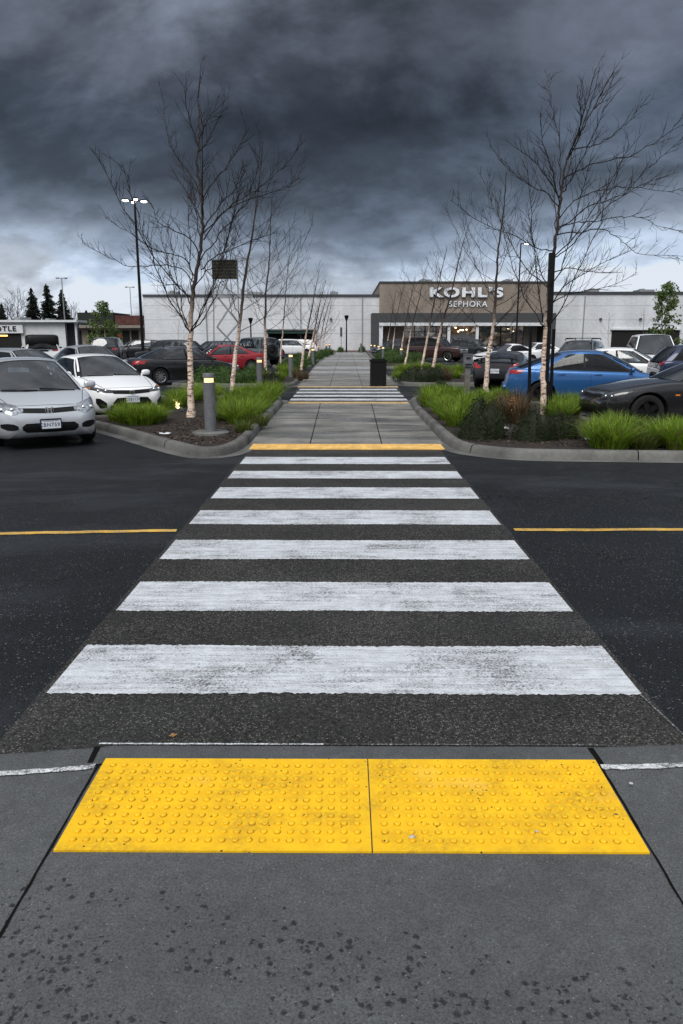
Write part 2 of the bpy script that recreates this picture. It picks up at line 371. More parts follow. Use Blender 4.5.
M['dark_lamp'] = plain('smoked_headlight_lens', (.03, .032, .036), .08, .2, .4, 20, coat=1)
M['tail'] = plain('red_taillight', (.30, .006, .008), .15, 0, .15, 12, coat=1)
M['amber'] = plain('amber_lens', (.75, .22, .02), .15)
M['plate'] = plain('plate_white', (.66, .70, .76), .45, var=.06)
M['plate_ink'] = plain('plate_blue_ink', (.02, .035, .09), .5)
M['mark'] = plain('sun_visor', (.2, .2, .2), .8)
# ------------------------------------------------------------------ ground, roads, pavements
def slab(name, poly, z, m, z0=None):
    b = MB()
    if z0 is None: b.add([(x, y, z) for x, y in poly], [tuple(range(len(poly)))])
    else: b.prism(poly, z0, z)
    return kind(obj(name, b, m), 'structure')
slab('ground', [(-900, -200), (900, -200), (900, 1500), (-900, 1500)], -.02, M['asphalt'])
K0 = 3.12                                                                     # front edge of the near kerb
slab('parking_lot', [(-140, K0 - .6), (140, K0 - .6), (140, 150), (-140, 150)], 0.0, M['asphalt'])
# crosswalk patch of older asphalt, and its painted bars
CW0, CW1 = -1.585, 1.565
slab('crosswalk_surface', [(CW0, K0 - .3), (CW1, K0 - .04), (CW1 - .01, 12.44), (CW0, 12.44)], .004, M['cross_asphalt'])
rnd = random.Random(4)
edges = [(695, 647), (612, 583), (560, 541), (525, 511), (499, 488), (479, 471.5), (464.5, 457.5)]
for i, (a, b_) in enumerate(edges):
    y0, y1 = at(340, a).y, at(340, b_).y; n = 220; b = MB(); pts0 = []; pts1 = []; ph = rnd.uniform(0, 9)
    for k in range(n + 1):
        x = -1.55 + 3.08 * k / n; pts0.append((x, y0 + rnd.gauss(0, .005) + .006 * math.sin(x * 3.1 + ph), .008)); pts1.append((x, y1 + rnd.gauss(0, .005) + .006 * math.sin(x * 2.3 + ph * 2), .008))
    b.grid([pts0, pts1])
    o = kind(obj('crosswalk_stripe', b, M['white_paint']), 'structure')
def strip(name, x0, x1, y0, y1, z, m):
    return slab(name, [(x0, y0), (x1, y0), (x1, y1), (x0, y1)], z, m)
pa, pb = at(-40, 537), at(176, 531)
def line(name, p, q, wd, z, m):
    p, q = Vector(p[:2]), Vector(q[:2]); t = (q - p).normalized(); s = Vector((-t.y, t.x)) * wd / 2
    b = MB(); n = 90; A = []; B = []
    for k in range(n + 1):
        c = p.lerp(q, k / n); c = c + s * .12 * math.sin(k * .7 + q.x); A.append((*(c - s * rnd.uniform(.86, 1.08)), z)); B.append((*(c + s * rnd.uniform(.86, 1.08)), z))
    b.grid([A, B]); return kind(obj(name, b, m), 'structure')
line('centre_line', (-6.5, 6.66), (-1.62, 7.05), .10, .005, M['yellow_paint'])
line('centre_line', (1.62, 7.09), (14, 7.25), .10, .005, M['yellow_paint'])
line('edge_line', (1.52, 3.62), (1.57, 3.18), .011, .009, M['worn_edge_paint'])
# near pavement: ramp in the middle, flares rising to kerb height either side
RX0, RX1 = -1.045, 1.085
def yk(x): return K0 - .22 * min(1.3, max(0, RX0 - x))
def flare(x):
    d = (RX0 - x) if x < RX0 else (x - RX1 if x > RX1 else 0)
    t = min(1, d / 1.9); return .12 * (t * t * (3 - 2 * t))
b = MB(); xs = [-60, -20, -8, -4] + [round(-2.9 + .1 * i, 2) for i in range(19)] + [RX0, RX1] + [round(1.15 + .1 * i, 2) for i in range(19)] + [4, 8, 20, 60]
ys = [-30, -5, 0, 1.0, 1.6, 2.37, K0 - .172]
rows = [[(x, y if y < 2.9 and y != ys[-1] and y < 2.3 else (y - K0 + yk(x) if y == ys[-1] else min(y, yk(x) - .4)), .006 + flare(x)) for x in xs] for y in ys]; b.grid(rows)
kind(obj('sidewalk', b, M['sidewalk'], smooth=True), 'structure')
b = MB()
def kz(x): return .006 + flare(x)
P = []
for x in xs:
    k = yk(x); P.append([(x, k - .17, kz(x) + .002), (x, k - .03, kz(x) + .002), (x, k - .012, kz(x) - .004 if flare(x) else .004), (x, k, kz(x) - .03 if flare(x) > .03 else kz(x) * .3), (x, k + .004, -.02)])
b.grid(P); kind(obj('kerb', b, M['kerb_near'] if 'kerb_near' in M else M['sidewalk'], smooth=True, ang=30), 'structure')
# painted white kerb edge on the flares, and joints
for sgn, x0, xe in ((-1, RX0 - .03, -9), (1, RX1 + .01, 9)):
    b = MB(); A = []; B = []; n = 90
    for k in range(n + 1):
        x = x0 + (xe - x0) * (k / n) ** 1.6; A.append((x, yk(x) - .205 + rnd.uniform(-.004, .004), kz(x) + .006)); B.append((x, yk(x) - .17 + rnd.uniform(-.004, .004), kz(x) + .006))
    b.grid([A, B] if sgn > 0 else [B, A]); kind(obj('kerb_edge_line', b, M['edge_paint']), 'structure')
line('kerb_edge_line', (RX0 - .07, K0 - .006), (-.1, K0 - .006), .012, .011, M['edge_paint'])
line('kerb_edge_line', (-.1, K0 - .006), (RX1 + .1, K0 - .006), .010, .011, M['worn_edge_paint'])
b = MB()
for x, dx2 in ((RX0 - .018, 0), (RX1 + .012, 0)):
    A = []; B = []
    for k in range(60):
        y = -1 + (K0 - .18 + 1) * k / 59; A.append((x - .005 + rnd.uniform(-.003, .003), y, .0095)); B.append((x + .005 + rnd.uniform(-.003, .003), y, .0095))
    b.grid([A, B])
for x in (RX0 - .06, RX1 + .02): b.add([(x - .012, K0 - .165, .0105), (x + .012, K0 - .165, .0105), (x + .005, K0 - .03, .0105), (x - .022, K0 - .03, .0105)], [(0, 1, 2, 3)])
A = [(x, yk(x) - .178, .0098 + flare(x)) for x in xs if -9 < x < 9]; B = [(x, yk(x) - .168, .0098 + flare(x)) for x in xs if -9 < x < 9]; b.grid([A, B])
kind(obj('pavement_joint', b, M['dark_joint']), 'structure')
# tactile paving: two panels of truncated domes
def tactile(x0, x1, y0, y1, z, m, label, group=None, pitch=.0495, domes=True):
    b = MB(); h = .006; b.prism([(x0, y0), (x1, y0), (x1, y1), (x0, y1)], z - .02, z + h)
    if domes:
        nx = int((x1 - x0 - .03) / pitch); ny = int((y1 - y0 - .02) / pitch); ox = x0 + ((x1 - x0) - (nx - 1) * pitch) / 2; oy = y0 + ((y1 - y0) - (ny - 1) * pitch) / 2
        for i in range(nx):
            for j in range(ny):
                b.lathe([(.0118, 0), (.0112, .0055), (.0088, .0076), (.0001, .0080)], 12, (ox + i * pitch, oy + j * pitch, z + h)); b.lathe([(.0146, .0006), (.0118, .0007)], 12, (ox + i * pitch, oy + j * pitch, z + h), m=1)  # dark ring painted round each dome as its shaded outline
    o = obj('tactile_paving', b, [m, M['dome_shade']], smooth=True, ang=25); return tag(o, label, 'tactile paving', group)
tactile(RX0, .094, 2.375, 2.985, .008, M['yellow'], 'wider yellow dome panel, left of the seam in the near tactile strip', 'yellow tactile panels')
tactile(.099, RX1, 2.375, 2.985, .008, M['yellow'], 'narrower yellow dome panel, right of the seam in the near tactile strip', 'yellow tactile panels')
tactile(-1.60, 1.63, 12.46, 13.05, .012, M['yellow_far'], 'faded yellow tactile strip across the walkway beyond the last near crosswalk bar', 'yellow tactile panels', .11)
# walkway between the beds
W0, W1 = -1.66, 1.68
slab('walkway', [(W0, 13.055), (W1, 13.055), (1.80, 21.9), (-1.72, 21.9)], .014, M['walk'], -.02)
slab('walkway', [(-1.80, 28.5), (1.95, 28.5), (2.6, 108), (-2.7, 108)], .014, M['walk'], -.02)
slab('crosswalk_surface', [(-1.60, 21.92), (1.75, 21.92), (1.95, 28.48), (-1.80, 28.48)], .006, M['cross_asphalt'])
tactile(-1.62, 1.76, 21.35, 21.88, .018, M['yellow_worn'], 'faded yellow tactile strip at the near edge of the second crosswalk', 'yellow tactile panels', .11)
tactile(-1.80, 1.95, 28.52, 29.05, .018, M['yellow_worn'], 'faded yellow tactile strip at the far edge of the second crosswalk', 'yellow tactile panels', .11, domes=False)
for y0 in (22.5, 24.0, 25.5, 27.0): strip('crosswalk_stripe', -1.66, 1.82, y0, y0 + .75, .010, M['white_paint'])
M['faded_paint'] = road_paint('faded_road_paint', (.36, .37, .39), .42)
for y0, y1 in ((40, 42.6), (45.5, 49.5), (60, 63.5), (68, 72), (86, 92)): strip('crosswalk_stripe', -1.9, 2.05, y0, y1, .018, M['faded_paint'])
b = MB()
for x in (-.62, .62):
    for ya, yb in ((13.06, 21.3), (29.1, 108)): b.add([(x - .008, ya, .0185), (x + .008, ya, .0185), (x * 1.15 + .008, yb, .0185), (x * 1.15 - .008, yb, .0185)], [(0, 1, 2, 3)])
for y in [14.9, 16.8, 18.7, 20.5] + [29.1 + 2.1 * i for i in range(37)]: b.add([(W0 + .03, y, .0188), (W1 + .05, y, .0188), (W1 + .05, y + .016, .0188), (W0 + .03, y + .016, .0188)], [(0, 1, 2, 3)])
kind(obj('pavement_joint', b, M['dark_joint']), 'structure')
# ------------------------------------------------------------------ planted islands: kerbs and mulch
def smooth_poly(pts, it=2):
    for _ in range(it):
        q = []
        for i in range(len(pts)):
            a, c = Vector(pts[i]), Vector(pts[(i + 1) % len(pts)]); q += [tuple(a * .75 + c * .25), tuple(a * .25 + c * .75)]
        pts = q
    return pts
def offset_poly(pts, d):
    n = len(pts); out = []
    for i in range(n):
        p0, p1, p2 = Vector(pts[i - 1]), Vector(pts[i]), Vector(pts[(i + 1) % n]); a = (p1 - p0).normalized(); c = (p2 - p1).normalized()
        m_ = (Vector((-a.y, a.x)) + Vector((-c.y, c.x))); m_ = m_.normalized() if m_.length > 1e-6 else Vector((-a.y, a.x))
        out.append(tuple(p1 + m_ * d / max(.5, m_.dot(Vector((-a.y, a.x))))))
    return out                                                                # CCW: left normal points inward
def island(pts, gut=True, it=2):
    pts = smooth_poly(pts, it); n = len(pts)
    prof = [(-.0, -.02), (.015, .06), (.03, .115), (.055, .138), (.15, .142), (.17, .125), (.175, .02)]
    b = MB(); rings = [[(x, y, z) for x, y in offset_poly(pts, d)] for d, z in prof]
    P = [[rings[k][i % n] for k in range(len(prof))] for i in range(n + 1)]; b.grid(P)
    kind(obj('kerb', b, M['kerb'], smooth=True, ang=50), 'structure')
    # joints sawn across the kerb every few metres
    jb = MB(); acc = 0
    for i in range(n):
        a = Vector(pts[i]); c = Vector(pts[(i + 1) % n]); acc += (c - a).length
        if acc > 2.6:
            acc = 0; t = (c - a).normalized(); nr = Vector((-t.y, t.x)); A = []; B = []
            for d, z in prof[:-1]:
                p = c + nr * (d - .003); A.append((p.x - t.x * .008, p.y - t.y * .008, z + .003)); B.append((p.x + t.x * .008, p.y + t.y * .008, z + .003))
            jb.grid([A, B])
    if jb.v: kind(obj('kerb_joint', jb, M['dark_joint']), 'structure')
    inner = offset_poly(pts, .17); mb = MB(); mb.add([(x, y, .09) for x, y in inner], [tuple(range(n))]); kind(obj('mulch', mb, M['mulch']), 'structure')
    if gut:
        g = MB(); o1 = offset_poly(pts, -.001); o2 = offset_poly(pts, -.20); g.grid([[(*o1[i % n], .005), (*o2[i % n], .005)] for i in range(n + 1)]); kind(obj('gutter', g, M['gutter']), 'structure')
    return pts
bedL = [(-1.72, 22.4), (-2.3, 22.9), (-6.2, 22.9), (-6.4, 22.0), (-4.0, 18.7), (-4.2, 17.9), (-5.9, 16.6), (-6.1, 16.2), (-5.1, 15.5), (-2.6, 11.95), (-2.1, 11.55), (-1.68, 12.2), (-1.70, 15)]
bedR = [(1.70, 22.3), (1.70, 13.2), (1.85, 12.1), (2.6, 11.5), (3.4, 11.42), (5.0, 11.30), (12, 11.0), (12.6, 11.3), (12.4, 14.0), (6.3, 14.5), (5.4, 15.2), (5.2, 17.6), (8.6, 18.9), (8.6, 19.6), (5.2, 20.1), (4.7, 22.2), (2.4, 22.9)]
def ccw(p):
    a = sum(p[i][0] * p[(i + 1) % len(p)][1] - p[(i + 1) % len(p)][0] * p[i][1] for i in range(len(p))); return p if a > 0 else p[::-1]
island(ccw(bedL)); island(ccw(bedR))
island(ccw([(-1.85, 29.4), (-2.3, 28.6), (-6.5, 28.8), (-6.8, 29.8), (-4.6, 39), (-3.6, 39.3), (-2.05, 36.0)]))
island(ccw([(-2.0, 47), (-2.6, 45.6), (-5.0, 46.2), (-5.0, 72), (-2.6, 104), (-2.45, 100)]), False)
island(ccw([(1.98, 30.5), (2.5, 29.2), (6.4, 29.6), (6.6, 30.4), (5.2, 40), (3.8, 41), (2.15, 38)]))
island(ccw([(2.15, 47), (2.7, 46), (5.6, 46.4), (5.8, 52), (5.0, 80), (2.9, 102), (2.6, 100)]), False)
# ------------------------------------------------------------------ cars
def pchip(pts):
    X = [p[0] for p in pts]; Y = [p[1] for p in pts]; n = len(X); h = [X[i + 1] - X[i] for i in range(n - 1)]; d = [(Y[i + 1] - Y[i]) / h[i] for i in range(n - 1)]
    m_ = [d[0]] + [0 if d[i - 1] * d[i] <= 0 else 2 * d[i - 1] * d[i] / (d[i - 1] + d[i]) for i in range(1, n - 1)] + [d[-1]]
    def f(x):
        if x <= X[0]: return Y[0]
        if x >= X[-1]: return Y[-1]
        i = 0
        while x > X[i + 1]: i += 1
        t = (x - X[i]) / h[i]; a, b_ = 1 - t, t
        return (1 + 2 * t) * a * a * Y[i] + t * a * a * h[i] * m_[i] + b_ * b_ * (3 - 2 * t) * Y[i + 1] - b_ * b_ * a * h[i] * m_[i + 1]
    return f
SEDAN = dict(L=4.55, W=1.78, H=1.44, wb=2.70, fo=.92, r=.325,
    top=[(0, .53), (.03, .62), (.12, .70), (.3, .76), (.7, .86), (1.2, .955), (1.6, .97), (3.5, 1.02), (4.1, 1.04), (4.38, 1.0), (4.48, .92), (4.53, .74), (4.55, .6)],
    bot=[(0, .36), (.04, .25), (.14, .19), (.6, .17), (3.8, .18), (4.3, .24), (4.5, .32), (4.55, .42)],
    hw=[(0, .50), (.03, .60), (.1, .69), (.25, .78), (.5, .84), (.95, .885), (3.5, .89), (4.0, .865), (4.3, .81), (4.48, .72), (4.55, .60)],
    gh=(1.12, 1.98, 3.15, 4.02), base=.80, roof=.575, wins=[(.10, .46), (.50, .86)], rake=0)
HATCH = dict(SEDAN, L=4.5, H=1.66, wb=2.66, r=.35,
    top=[(0, .60), (.03, .74), (.12, .86), (.3, .93), (.7, 1.0), (1.15, 1.07), (1.6, 1.09), (3.5, 1.13), (4.2, 1.15), (4.42, 1.10), (4.47, .95), (4.5, .7)],
    bot=[(0, .42), (.05, .30), (.16, .24), (.6, .22), (3.7, .22), (4.3, .3), (4.47, .4), (4.5, .5)],
    hw=[(0, .58), (.03, .67), (.1, .75), (.25, .83), (.5, .88), (.95, .91), (3.5, .915), (4.1, .89), (4.38, .84), (4.47, .76), (4.5, .68)],
    gh=(1.05, 1.80, 3.95, 4.42), base=.84, roof=.64, wins=[(.08, .34), (.37, .64), (.67, .92)], W=1.83)
BOXY = dict(HATCH, L=5.1, H=1.93, W=2.02, wb=2.95, r=.40, fo=.98,
    top=[(0, .74), (.03, .98), (.1, 1.08), (.4, 1.13), (1.2, 1.18), (1.7, 1.21), (4.5, 1.24), (4.9, 1.24), (5.05, 1.2), (5.08, 1.0), (5.1, .8)],
    bot=[(0, .5), (.05, .4), (.2, .32), (.7, .3), (4.3, .32), (4.9, .4), (5.07, .5), (5.1, .58)],
    hw=[(0, .8), (.03, .88), (.12, .94), (.4, .98), (1.0, 1.0), (4.6, 1.0), (4.95, .98), (5.06, .93), (5.1, .86)],
    gh=(1.35, 1.95, 4.72, 5.02), base=.95, roof=.74)
VAN = dict(BOXY, L=5.05, H=1.98, wb=3.0,
    top=[(0, .66), (.03, .84), (.12, .95), (.4, 1.02), (.9, 1.10), (1.3, 1.16), (4.4, 1.2), (4.85, 1.2), (5.0, 1.15), (5.03, .95), (5.05, .75)],
    gh=(.85, 1.75, 4.75, 4.98), r=.36, wins=[(.06, .30), (.33, .62), (.65, .93)])
def seats_mb(P):
    b = MB(); L = P['L']; xc, xa, xb, xd = P['gh']; z0 = min(P['beltz'] - .42, P['H'] - 1.03)
    for y in (-.36, .36):
        x = L / 2 - (xa + .62); b.sup((x, y, z0 + .38), (.10, .24, .36), 3.2, 12, 8, 0, Matrix.Rotation(-.25, 3, 'Y')); b.sup((x - .13, y, z0 + .80), (.06, .13, .10), 2.8, 10, 8)
        b.sup((x + .22, y, z0), (.28, .25, .10), 3, 10, 6)
    x = L / 2 - min(xb + .05, xa + 1.5); b.sup((x, 0, z0 + .36), (.12, .58, .36), 4, 16, 8)
    for y in (-.36, .36): b.sup((x - .1, y, z0 + .76), (.05, .12, .08), 2.8, 10, 6)
    return b
def wheel(parent, c, r, wd, sgn, rim_m, spokes=10):
    b = MB(); h = wd / 2
    b.lathe([(r * .66, -h * .9), (r * .74, -h), (r * .93, -h * .98), (r * .985, -h * .75), (r, -h * .5), (r, h * .5), (r * .985, h * .75), (r * .93, h * .98), (r * .74, h), (r * .66, h * .9), (r * .62, h * .5), (r * .62, -h * .5), (r * .66, -h * .9)], 32, axis='Y')
    o = obj('wheel', b, M['rubber'], parent, c, smooth=True, ang=35)
    q = MB(); s = sgn
    q.lathe([(r * .67, s * h * .88), (r * .64, s * h * .93), (r * .60, s * h * .80), (r * .58, s * h * .3), (.001, s * h * .25)], 32, axis='Y', m=1)
    q.lathe([(r * .675, s * h * .86), (r * .65, s * h * .95), (r * .605, s * h * .86)], 32, axis='Y')
    for k in range(spokes):
        a = 2 * math.pi * k / spokes; rot = Matrix.Rotation(a, 3, 'Y'); q.box(rot @ Vector((r * .36, s * h * .72, 0)), (r * .54, h * .22, r * (.30 if spokes < 7 else .13)), 0, rot)
    q.lathe([(r * .15, s * h * .6), (r * .14, s * h * .84), (.001, s * h * .86)], 16, axis='Y')
    obj('rim', q, [rim_m, M['well']], o, smooth=True, ang=35); return o
def car(label, cat, spec, pm, ref, heading, group=None, refkind='front', glass='glass', rim='rim', detail=1, name='parked_car', **ov):
    P = dict(spec); P.update(ov); L, W, H, wb, fo, r = (P[k] for k in ('L', 'W', 'H', 'wb', 'fo', 'r'))
    top, bot, hwf = pchip(P['top']), pchip(P['bot']), pchip([(s * P['hw'][-1][0] / P['hw'][-1][0], y) for s, y in P['hw']])
    xc, xa, xb, xd = P['gh']; ky = W / 2 / max(y for _, y in P['hw']); P['beltz'] = top((xa + xb) / 2)
    hd = R(heading); f = Vector((math.cos(hd), math.sin(hd), 0))
    if isinstance(ref, tuple) and refkind != 'mid': ref = at(*ref)
    ref = Vector((ref[0], ref[1], 0))
    c = ref - f * (L / 2) if refkind == 'front' else ref + f * (L / 2) if refkind == 'rear' else ref
    t = thing(name, label, cat, (c.x, c.y, .002), hd, group)
    X = lambda s: L / 2 - s
    ss = [0, .012, .03, .06, .1, .15, .21, .28, .36, .45, .55]; ss = ss + list(np.linspace(.68, L - .68, 26)) + [L - q for q in ss[::-1]]
    def shoulder(s): return top(s) - (.035 + .02 * min(1, s / .5))
    def section(s):
        hw, zb, zt, zs = hwf(s) * ky, bot(s), top(s), shoulder(s); k = min(1, (zs - zb) / .62)
        q = [(0, zb), (.8 * hw, zb), (.925 * hw, zb + .02 * k), (.975 * hw, zb + .10 * k), (.992 * hw, zb + .26 * k), (hw, zb + .60 * (zs - zb)), (.988 * hw, zs - .12 * k), (.968 * hw, zs - .045 * k), (.93 * hw, zs - .006 * k), (.86 * hw, zs + .012 * k), (.62 * hw, zs + .65 * (zt - zs)), (.3 * hw, zt - .006), (0, zt)]
        o = []
        for i in range(len(q) - 1):
            p0, p1, p2, p3 = q[max(i - 1, 0)], q[i], q[i + 1], q[min(i + 2, len(q) - 1)]
            for u in (0, .5):
                o.append(tuple(.5 * (2 * p1[j] + (p2[j] - p0[j]) * u + (2 * p0[j] - 5 * p1[j] + 4 * p2[j] - p3[j]) * u * u + (3 * p1[j] - p0[j] - 3 * p2[j] + p3[j]) * u ** 3) for j in (0, 1)))
        return o + [q[-1]]
    b = MB(); n = 0
    rings = []
    for s in ss:
        h = section(s); rings.append([(X(s), y, z) for y, z in h] + [(X(s), -y, z) for y, z in h[-2:0:-1]])
    n = len(rings[0]); b.add([p for q in rings for p in q], [(i * n + k, i * n + (k + 1) % n, (i + 1) * n + (k + 1) % n, (i + 1) * n + k) for i in range(len(ss) - 1) for k in range(n)] + [tuple(range(n))[::-1], tuple(range((len(ss) - 1) * n, len(ss) * n))])
    me = b.mesh('body', [pm, M['well'], M['interior']], True, 32)
    bo = bpy.data.objects.new('body_raw', me); COL.objects.link(bo)
    cut = MB()
    for s in (fo, fo + wb):
        for y in (-1, 1):
            hw = hwf(s) * ky; y0, y1 = (hw - .34) * y, (hw + .3) * y; prof = [(.001, y0), (r + .055, y0), (r + .055, y1), (.001, y1)]
            cut.lathe(prof, 40, (X(s), 0, r + .005), 'Y', 1)
    cm = cut.mesh('cut', [pm, M['well']], False, fix=True); co = bpy.data.objects.new('cut', cm); COL.objects.link(co)
    md = bo.modifiers.new('arch', 'BOOLEAN'); md.operation = 'DIFFERENCE'; md.object = co; md.solver = 'EXACT'
    me2 = bpy.data.meshes.new_from_object(bo.evaluated_get(bpy.context.evaluated_depsgraph_get()))
    bpy.data.objects.remove(bo); bpy.data.objects.remove(co)
    bm = bmesh.new(); bm.from_mesh(me2)
    bvh = BVHTree.FromBMesh(bm)
    # cabin: pillars, roof and rails in body colour, joined to the body; the glass separate
    base, roof = P['base'] * ky * (.89 / .89), P['roof']; yb = lambda s: min(base, hwf(s) * ky * .925)
    bowf, bowr = .15, .10; cr = .055
    def zr(u): return H - cr - .055 * abs(2 * u - .86) ** 2.4
    def roofp(u, q):
        yr = roof * (1 - .08 * abs(2 * u - 1) ** 2); s = xa + (xb - xa) * u - bowf * .8 * (1 - q * q) * (1 - u) + bowr * .8 * (1 - q * q) * u
        return Vector((X(s), yr * q, zr(u) + cr * (1 - abs(q) ** 2.6)))
    def basep(u, sg):
        s = xc + (xd - xc) * u; return Vector((X(s), sg * yb(s), shoulder(s) - .012))
    def side(u, v, sg):
        p = basep(u, sg).lerp(roofp(u, sg), v); p.y += sg * .035 * 4 * v * (1 - v) * .8
        e = (1 - abs(2 * u - 1)) ; return p
    cab = MB(); glassmb = []; nv = [0, .035, .10, .3, .5, .7, .85, .92, .97, 1.0]
    ws = P['wins']; us = sorted(set([0, .02, .045] + [q for a in ws for q in a] + [.955, .98, 1.0] + [a + (e - a) * k / 6 for a, e in ws for k in range(1, 6)]))
    for sg in (1, -1):
        wins = [MB() for _ in ws]; trim = MB()
        for i in range(len(us) - 1):
            for j in range(len(nv) - 1):
                qd = [side(us[i], nv[j], sg), side(us[i + 1], nv[j], sg), side(us[i + 1], nv[j + 1], sg), side(us[i], nv[j + 1], sg)]
                if sg < 0: qd = qd[::-1]
                um, vm = (us[i] + us[i + 1]) / 2, (nv[j] + nv[j + 1]) / 2; k = next((k for k, (a, e) in enumerate(ws) if a < um < e), None)
                if k is not None and .10 < vm < .92: wins[k].add(qd, [(0, 1, 2, 3)])
                elif ws[0][0] - .03 < um < ws[-1][1] + .005 and .035 < vm < .92: cab.add(qd, [(0, 1, 2, 3)], 3)
                else: cab.add(qd, [(0, 1, 2, 3)], 0)
        glassmb += [('side_window', q) for q in wins]
    qs = [-1, -.94, -.88, -.7, -.5, -.25, 0, .25, .5, .7, .88, .94, 1]
    cab.grid([[roofp(u, q) for q in [-1, -.97, -.93, -.86, -.75, -.5, -.25, 0, .25, .5, .75, .86, .93, .97, 1]] for u in np.linspace(0, 1, 11)])
    vs = [0, .04, .1, .3, .5, .7, .9, .96, 1]
    for end in (0, 1):
        g = MB(); e = float(end); bow = (bowf if end == 0 else -bowr); sx = 1 if end == 0 else -1
        for i in range(len(qs) - 1):
            for j in range(len(vs) - 1):
                def pt(q, v):
                    a = basep(e, 1); s0 = Vector((a.x + bow * (1 - q * q), abs(a.y) * q, a.z + .03 * (1 - q * q))); p = s0.lerp(roofp(e, q), v)
                    p.x += sx * .03 * 4 * v * (1 - v); p.z += .018 * 4 * v * (1 - v); return p
                qd = [pt(qs[i], vs[j]), pt(qs[i + 1], vs[j]), pt(qs[i + 1], vs[j + 1]), pt(qs[i], vs[j + 1])]
                qm, vm = abs(qs[i] + qs[i + 1]) / 2, (vs[j] + vs[j + 1]) / 2
                if qm > .94: cab.add(qd, [(0, 1, 2, 3)], 0)
                elif qm > .88 or vm < .04 or vm > .96: cab.add(qd, [(0, 1, 2, 3)], 3)
                else: g.add(qd, [(0, 1, 2, 3)])
        glassmb.append(('windscreen' if end == 0 else 'rear_window', g))
    cm2 = cab.mesh('cabin', [pm], True, 40); bm2 = bmesh.new(); bm2.from_mesh(cm2)
    tmp = bpy.data.meshes.new('t'); bm.to_mesh(tmp); bm.free(); bm = bmesh.new(); bm.from_mesh(tmp); bm.from_mesh(cm2)
    for fc in bm.faces:                                                       # the floor of the cabin, seen through the glass
        cpt = fc.calc_center_median()
        if fc.material_index == 0 and fc.normal.z > .85 and X(xd - .1) < cpt.x < X(xc + .12) and abs(cpt.y) < yb(L / 2) * .93 and cpt.z < P['beltz'] + .05: fc.material_index = 2
    # door shut lines are drawn below as thin dark seams
    fin = bpy.data.meshes.new('body'); bm.to_mesh(fin); bm.free()
    for q in (pm, M['well'], M['interior'], M['plastic']): fin.materials.append(q)
    fin.set_sharp_from_angle(angle=R(32)); fin.shade_smooth() if hasattr(fin, 'shade_smooth') else None; fin.set_sharp_from_angle(angle=R(32))
    link('body', fin, t)
    for nm, g in glassmb: obj(nm, g, M['tint'] if (glass == 'tint' and nm != 'windscreen') else M['glass'], t, smooth=True, ang=60)
    for s in (fo, fo + wb):
        for y in (1, -1): wheel(t, (X(s), y * (hwf(s) * ky - .125), r), r, .215, y, M[rim], P.get('spokes', 10))
    obj('seat', seats_mb(P), M['seat'], t, smooth=True)
    # patches laid on the body by casting rays at it
    def patch(cols, d, n=14, m_=5, off=.006, under=.03, dirx=None):
        ys = [q[0] for q in cols]; b = MB(); G = []
        for i in range(n + 1):
            y = ys[0] + (ys[-1] - ys[0]) * i / n; k = max(k for k in range(len(ys)) if (ys[k] - y) * (1 if ys[-1] > ys[0] else -1) <= 1e-9); k = min(k, len(ys) - 2); u = (y - ys[k]) / (ys[k + 1] - ys[k])
            z1 = cols[k][1] * (1 - u) + cols[k + 1][1] * u; z0 = cols[k][2] * (1 - u) + cols[k + 1][2] * u; row = []
            for j in range(m_ + 1):
                z = z0 + (z1 - z0) * j / m_
                if d in ('front', 'rear'): o_ = Vector((4 if d == 'front' else -4, y, z)); v = Vector((-1 if d == 'front' else 1, 0, 0))
                else: o_ = Vector((y, 3 if d == 'left' else -3, z)); v = Vector((0, -1 if d == 'left' else 1, 0))
                h = bvh.ray_cast(o_, v)
                if h[0] is None: row.append(None); continue
                nrm = h[1] if h[1].dot(v) < 0 else -h[1]; row.append((h[0] + nrm * off, h[0] - nrm * under))
            G.append(row)
        G = [r_ for r_ in G if all(q is not None for q in r_)]
        if len(G) < 2: return None
        b.grid([[q[0] for q in r_] for r_ in G]); a, c_ = len(G), len(G[0])
        bd = [(i, 0) for i in range(a)] + [(a - 1, j) for j in range(1, c_)] + [(i, c_ - 1) for i in range(a - 2, -1, -1)] + [(0, j) for j in range(c_ - 2, 0, -1)]
        vs_ = [G[i][j][0] for i, j in bd] + [G[i][j][1] for i, j in bd]; N = len(bd)
        b.add(vs_, [(i, (i + 1) % N, N + (i + 1) % N, N + i) for i in range(N)]); return b
    def put(nm, cols, d, m_, parent=t, mirror=False, off=.006, n=14, k=5):
        out = None
        for sg in ((1, -1) if mirror else (1,)):
            b_ = patch([(sg * y, a, e) for y, a, e in cols], d, n, k, off)
            if b_: out = obj(nm, b_, M[m_] if isinstance(m_, str) else m_, parent, smooth=True, ang=45)
        return out
    for nm, cols, d, mm, mir, off in P.get('bits', []): put(nm, cols, d, mm, t, mir, off)
    # shut lines
    for d in ('left', 'right'):
        for s, z1, z0 in P.get('seams', [(1.28, .93, .28), (2.36, .95, .27), (3.33, .97, .50)]):
            q = patch([(X(s) - .004, z1, z0), (X(s) + .004, z1, z0)], d, 1, 10, .002, .004)
            if q: obj('door_seam', q, M['plastic'], t)
        for s in P.get('handles', (2.18, 3.12)):
            z = P['beltz'] - .14; h = bvh.ray_cast(Vector((X(s), 3 if d == 'left' else -3, z)), Vector((0, -1 if d == 'left' else 1, 0)))
            if h[0] is not None and detail:
                hb = MB(); hb.sup(h[0] + Vector((0, .012 if d == 'left' else -.012, 0)), (.10, .022, .018), 3, 12, 8); obj('door_handle', hb, pm, t, smooth=True)
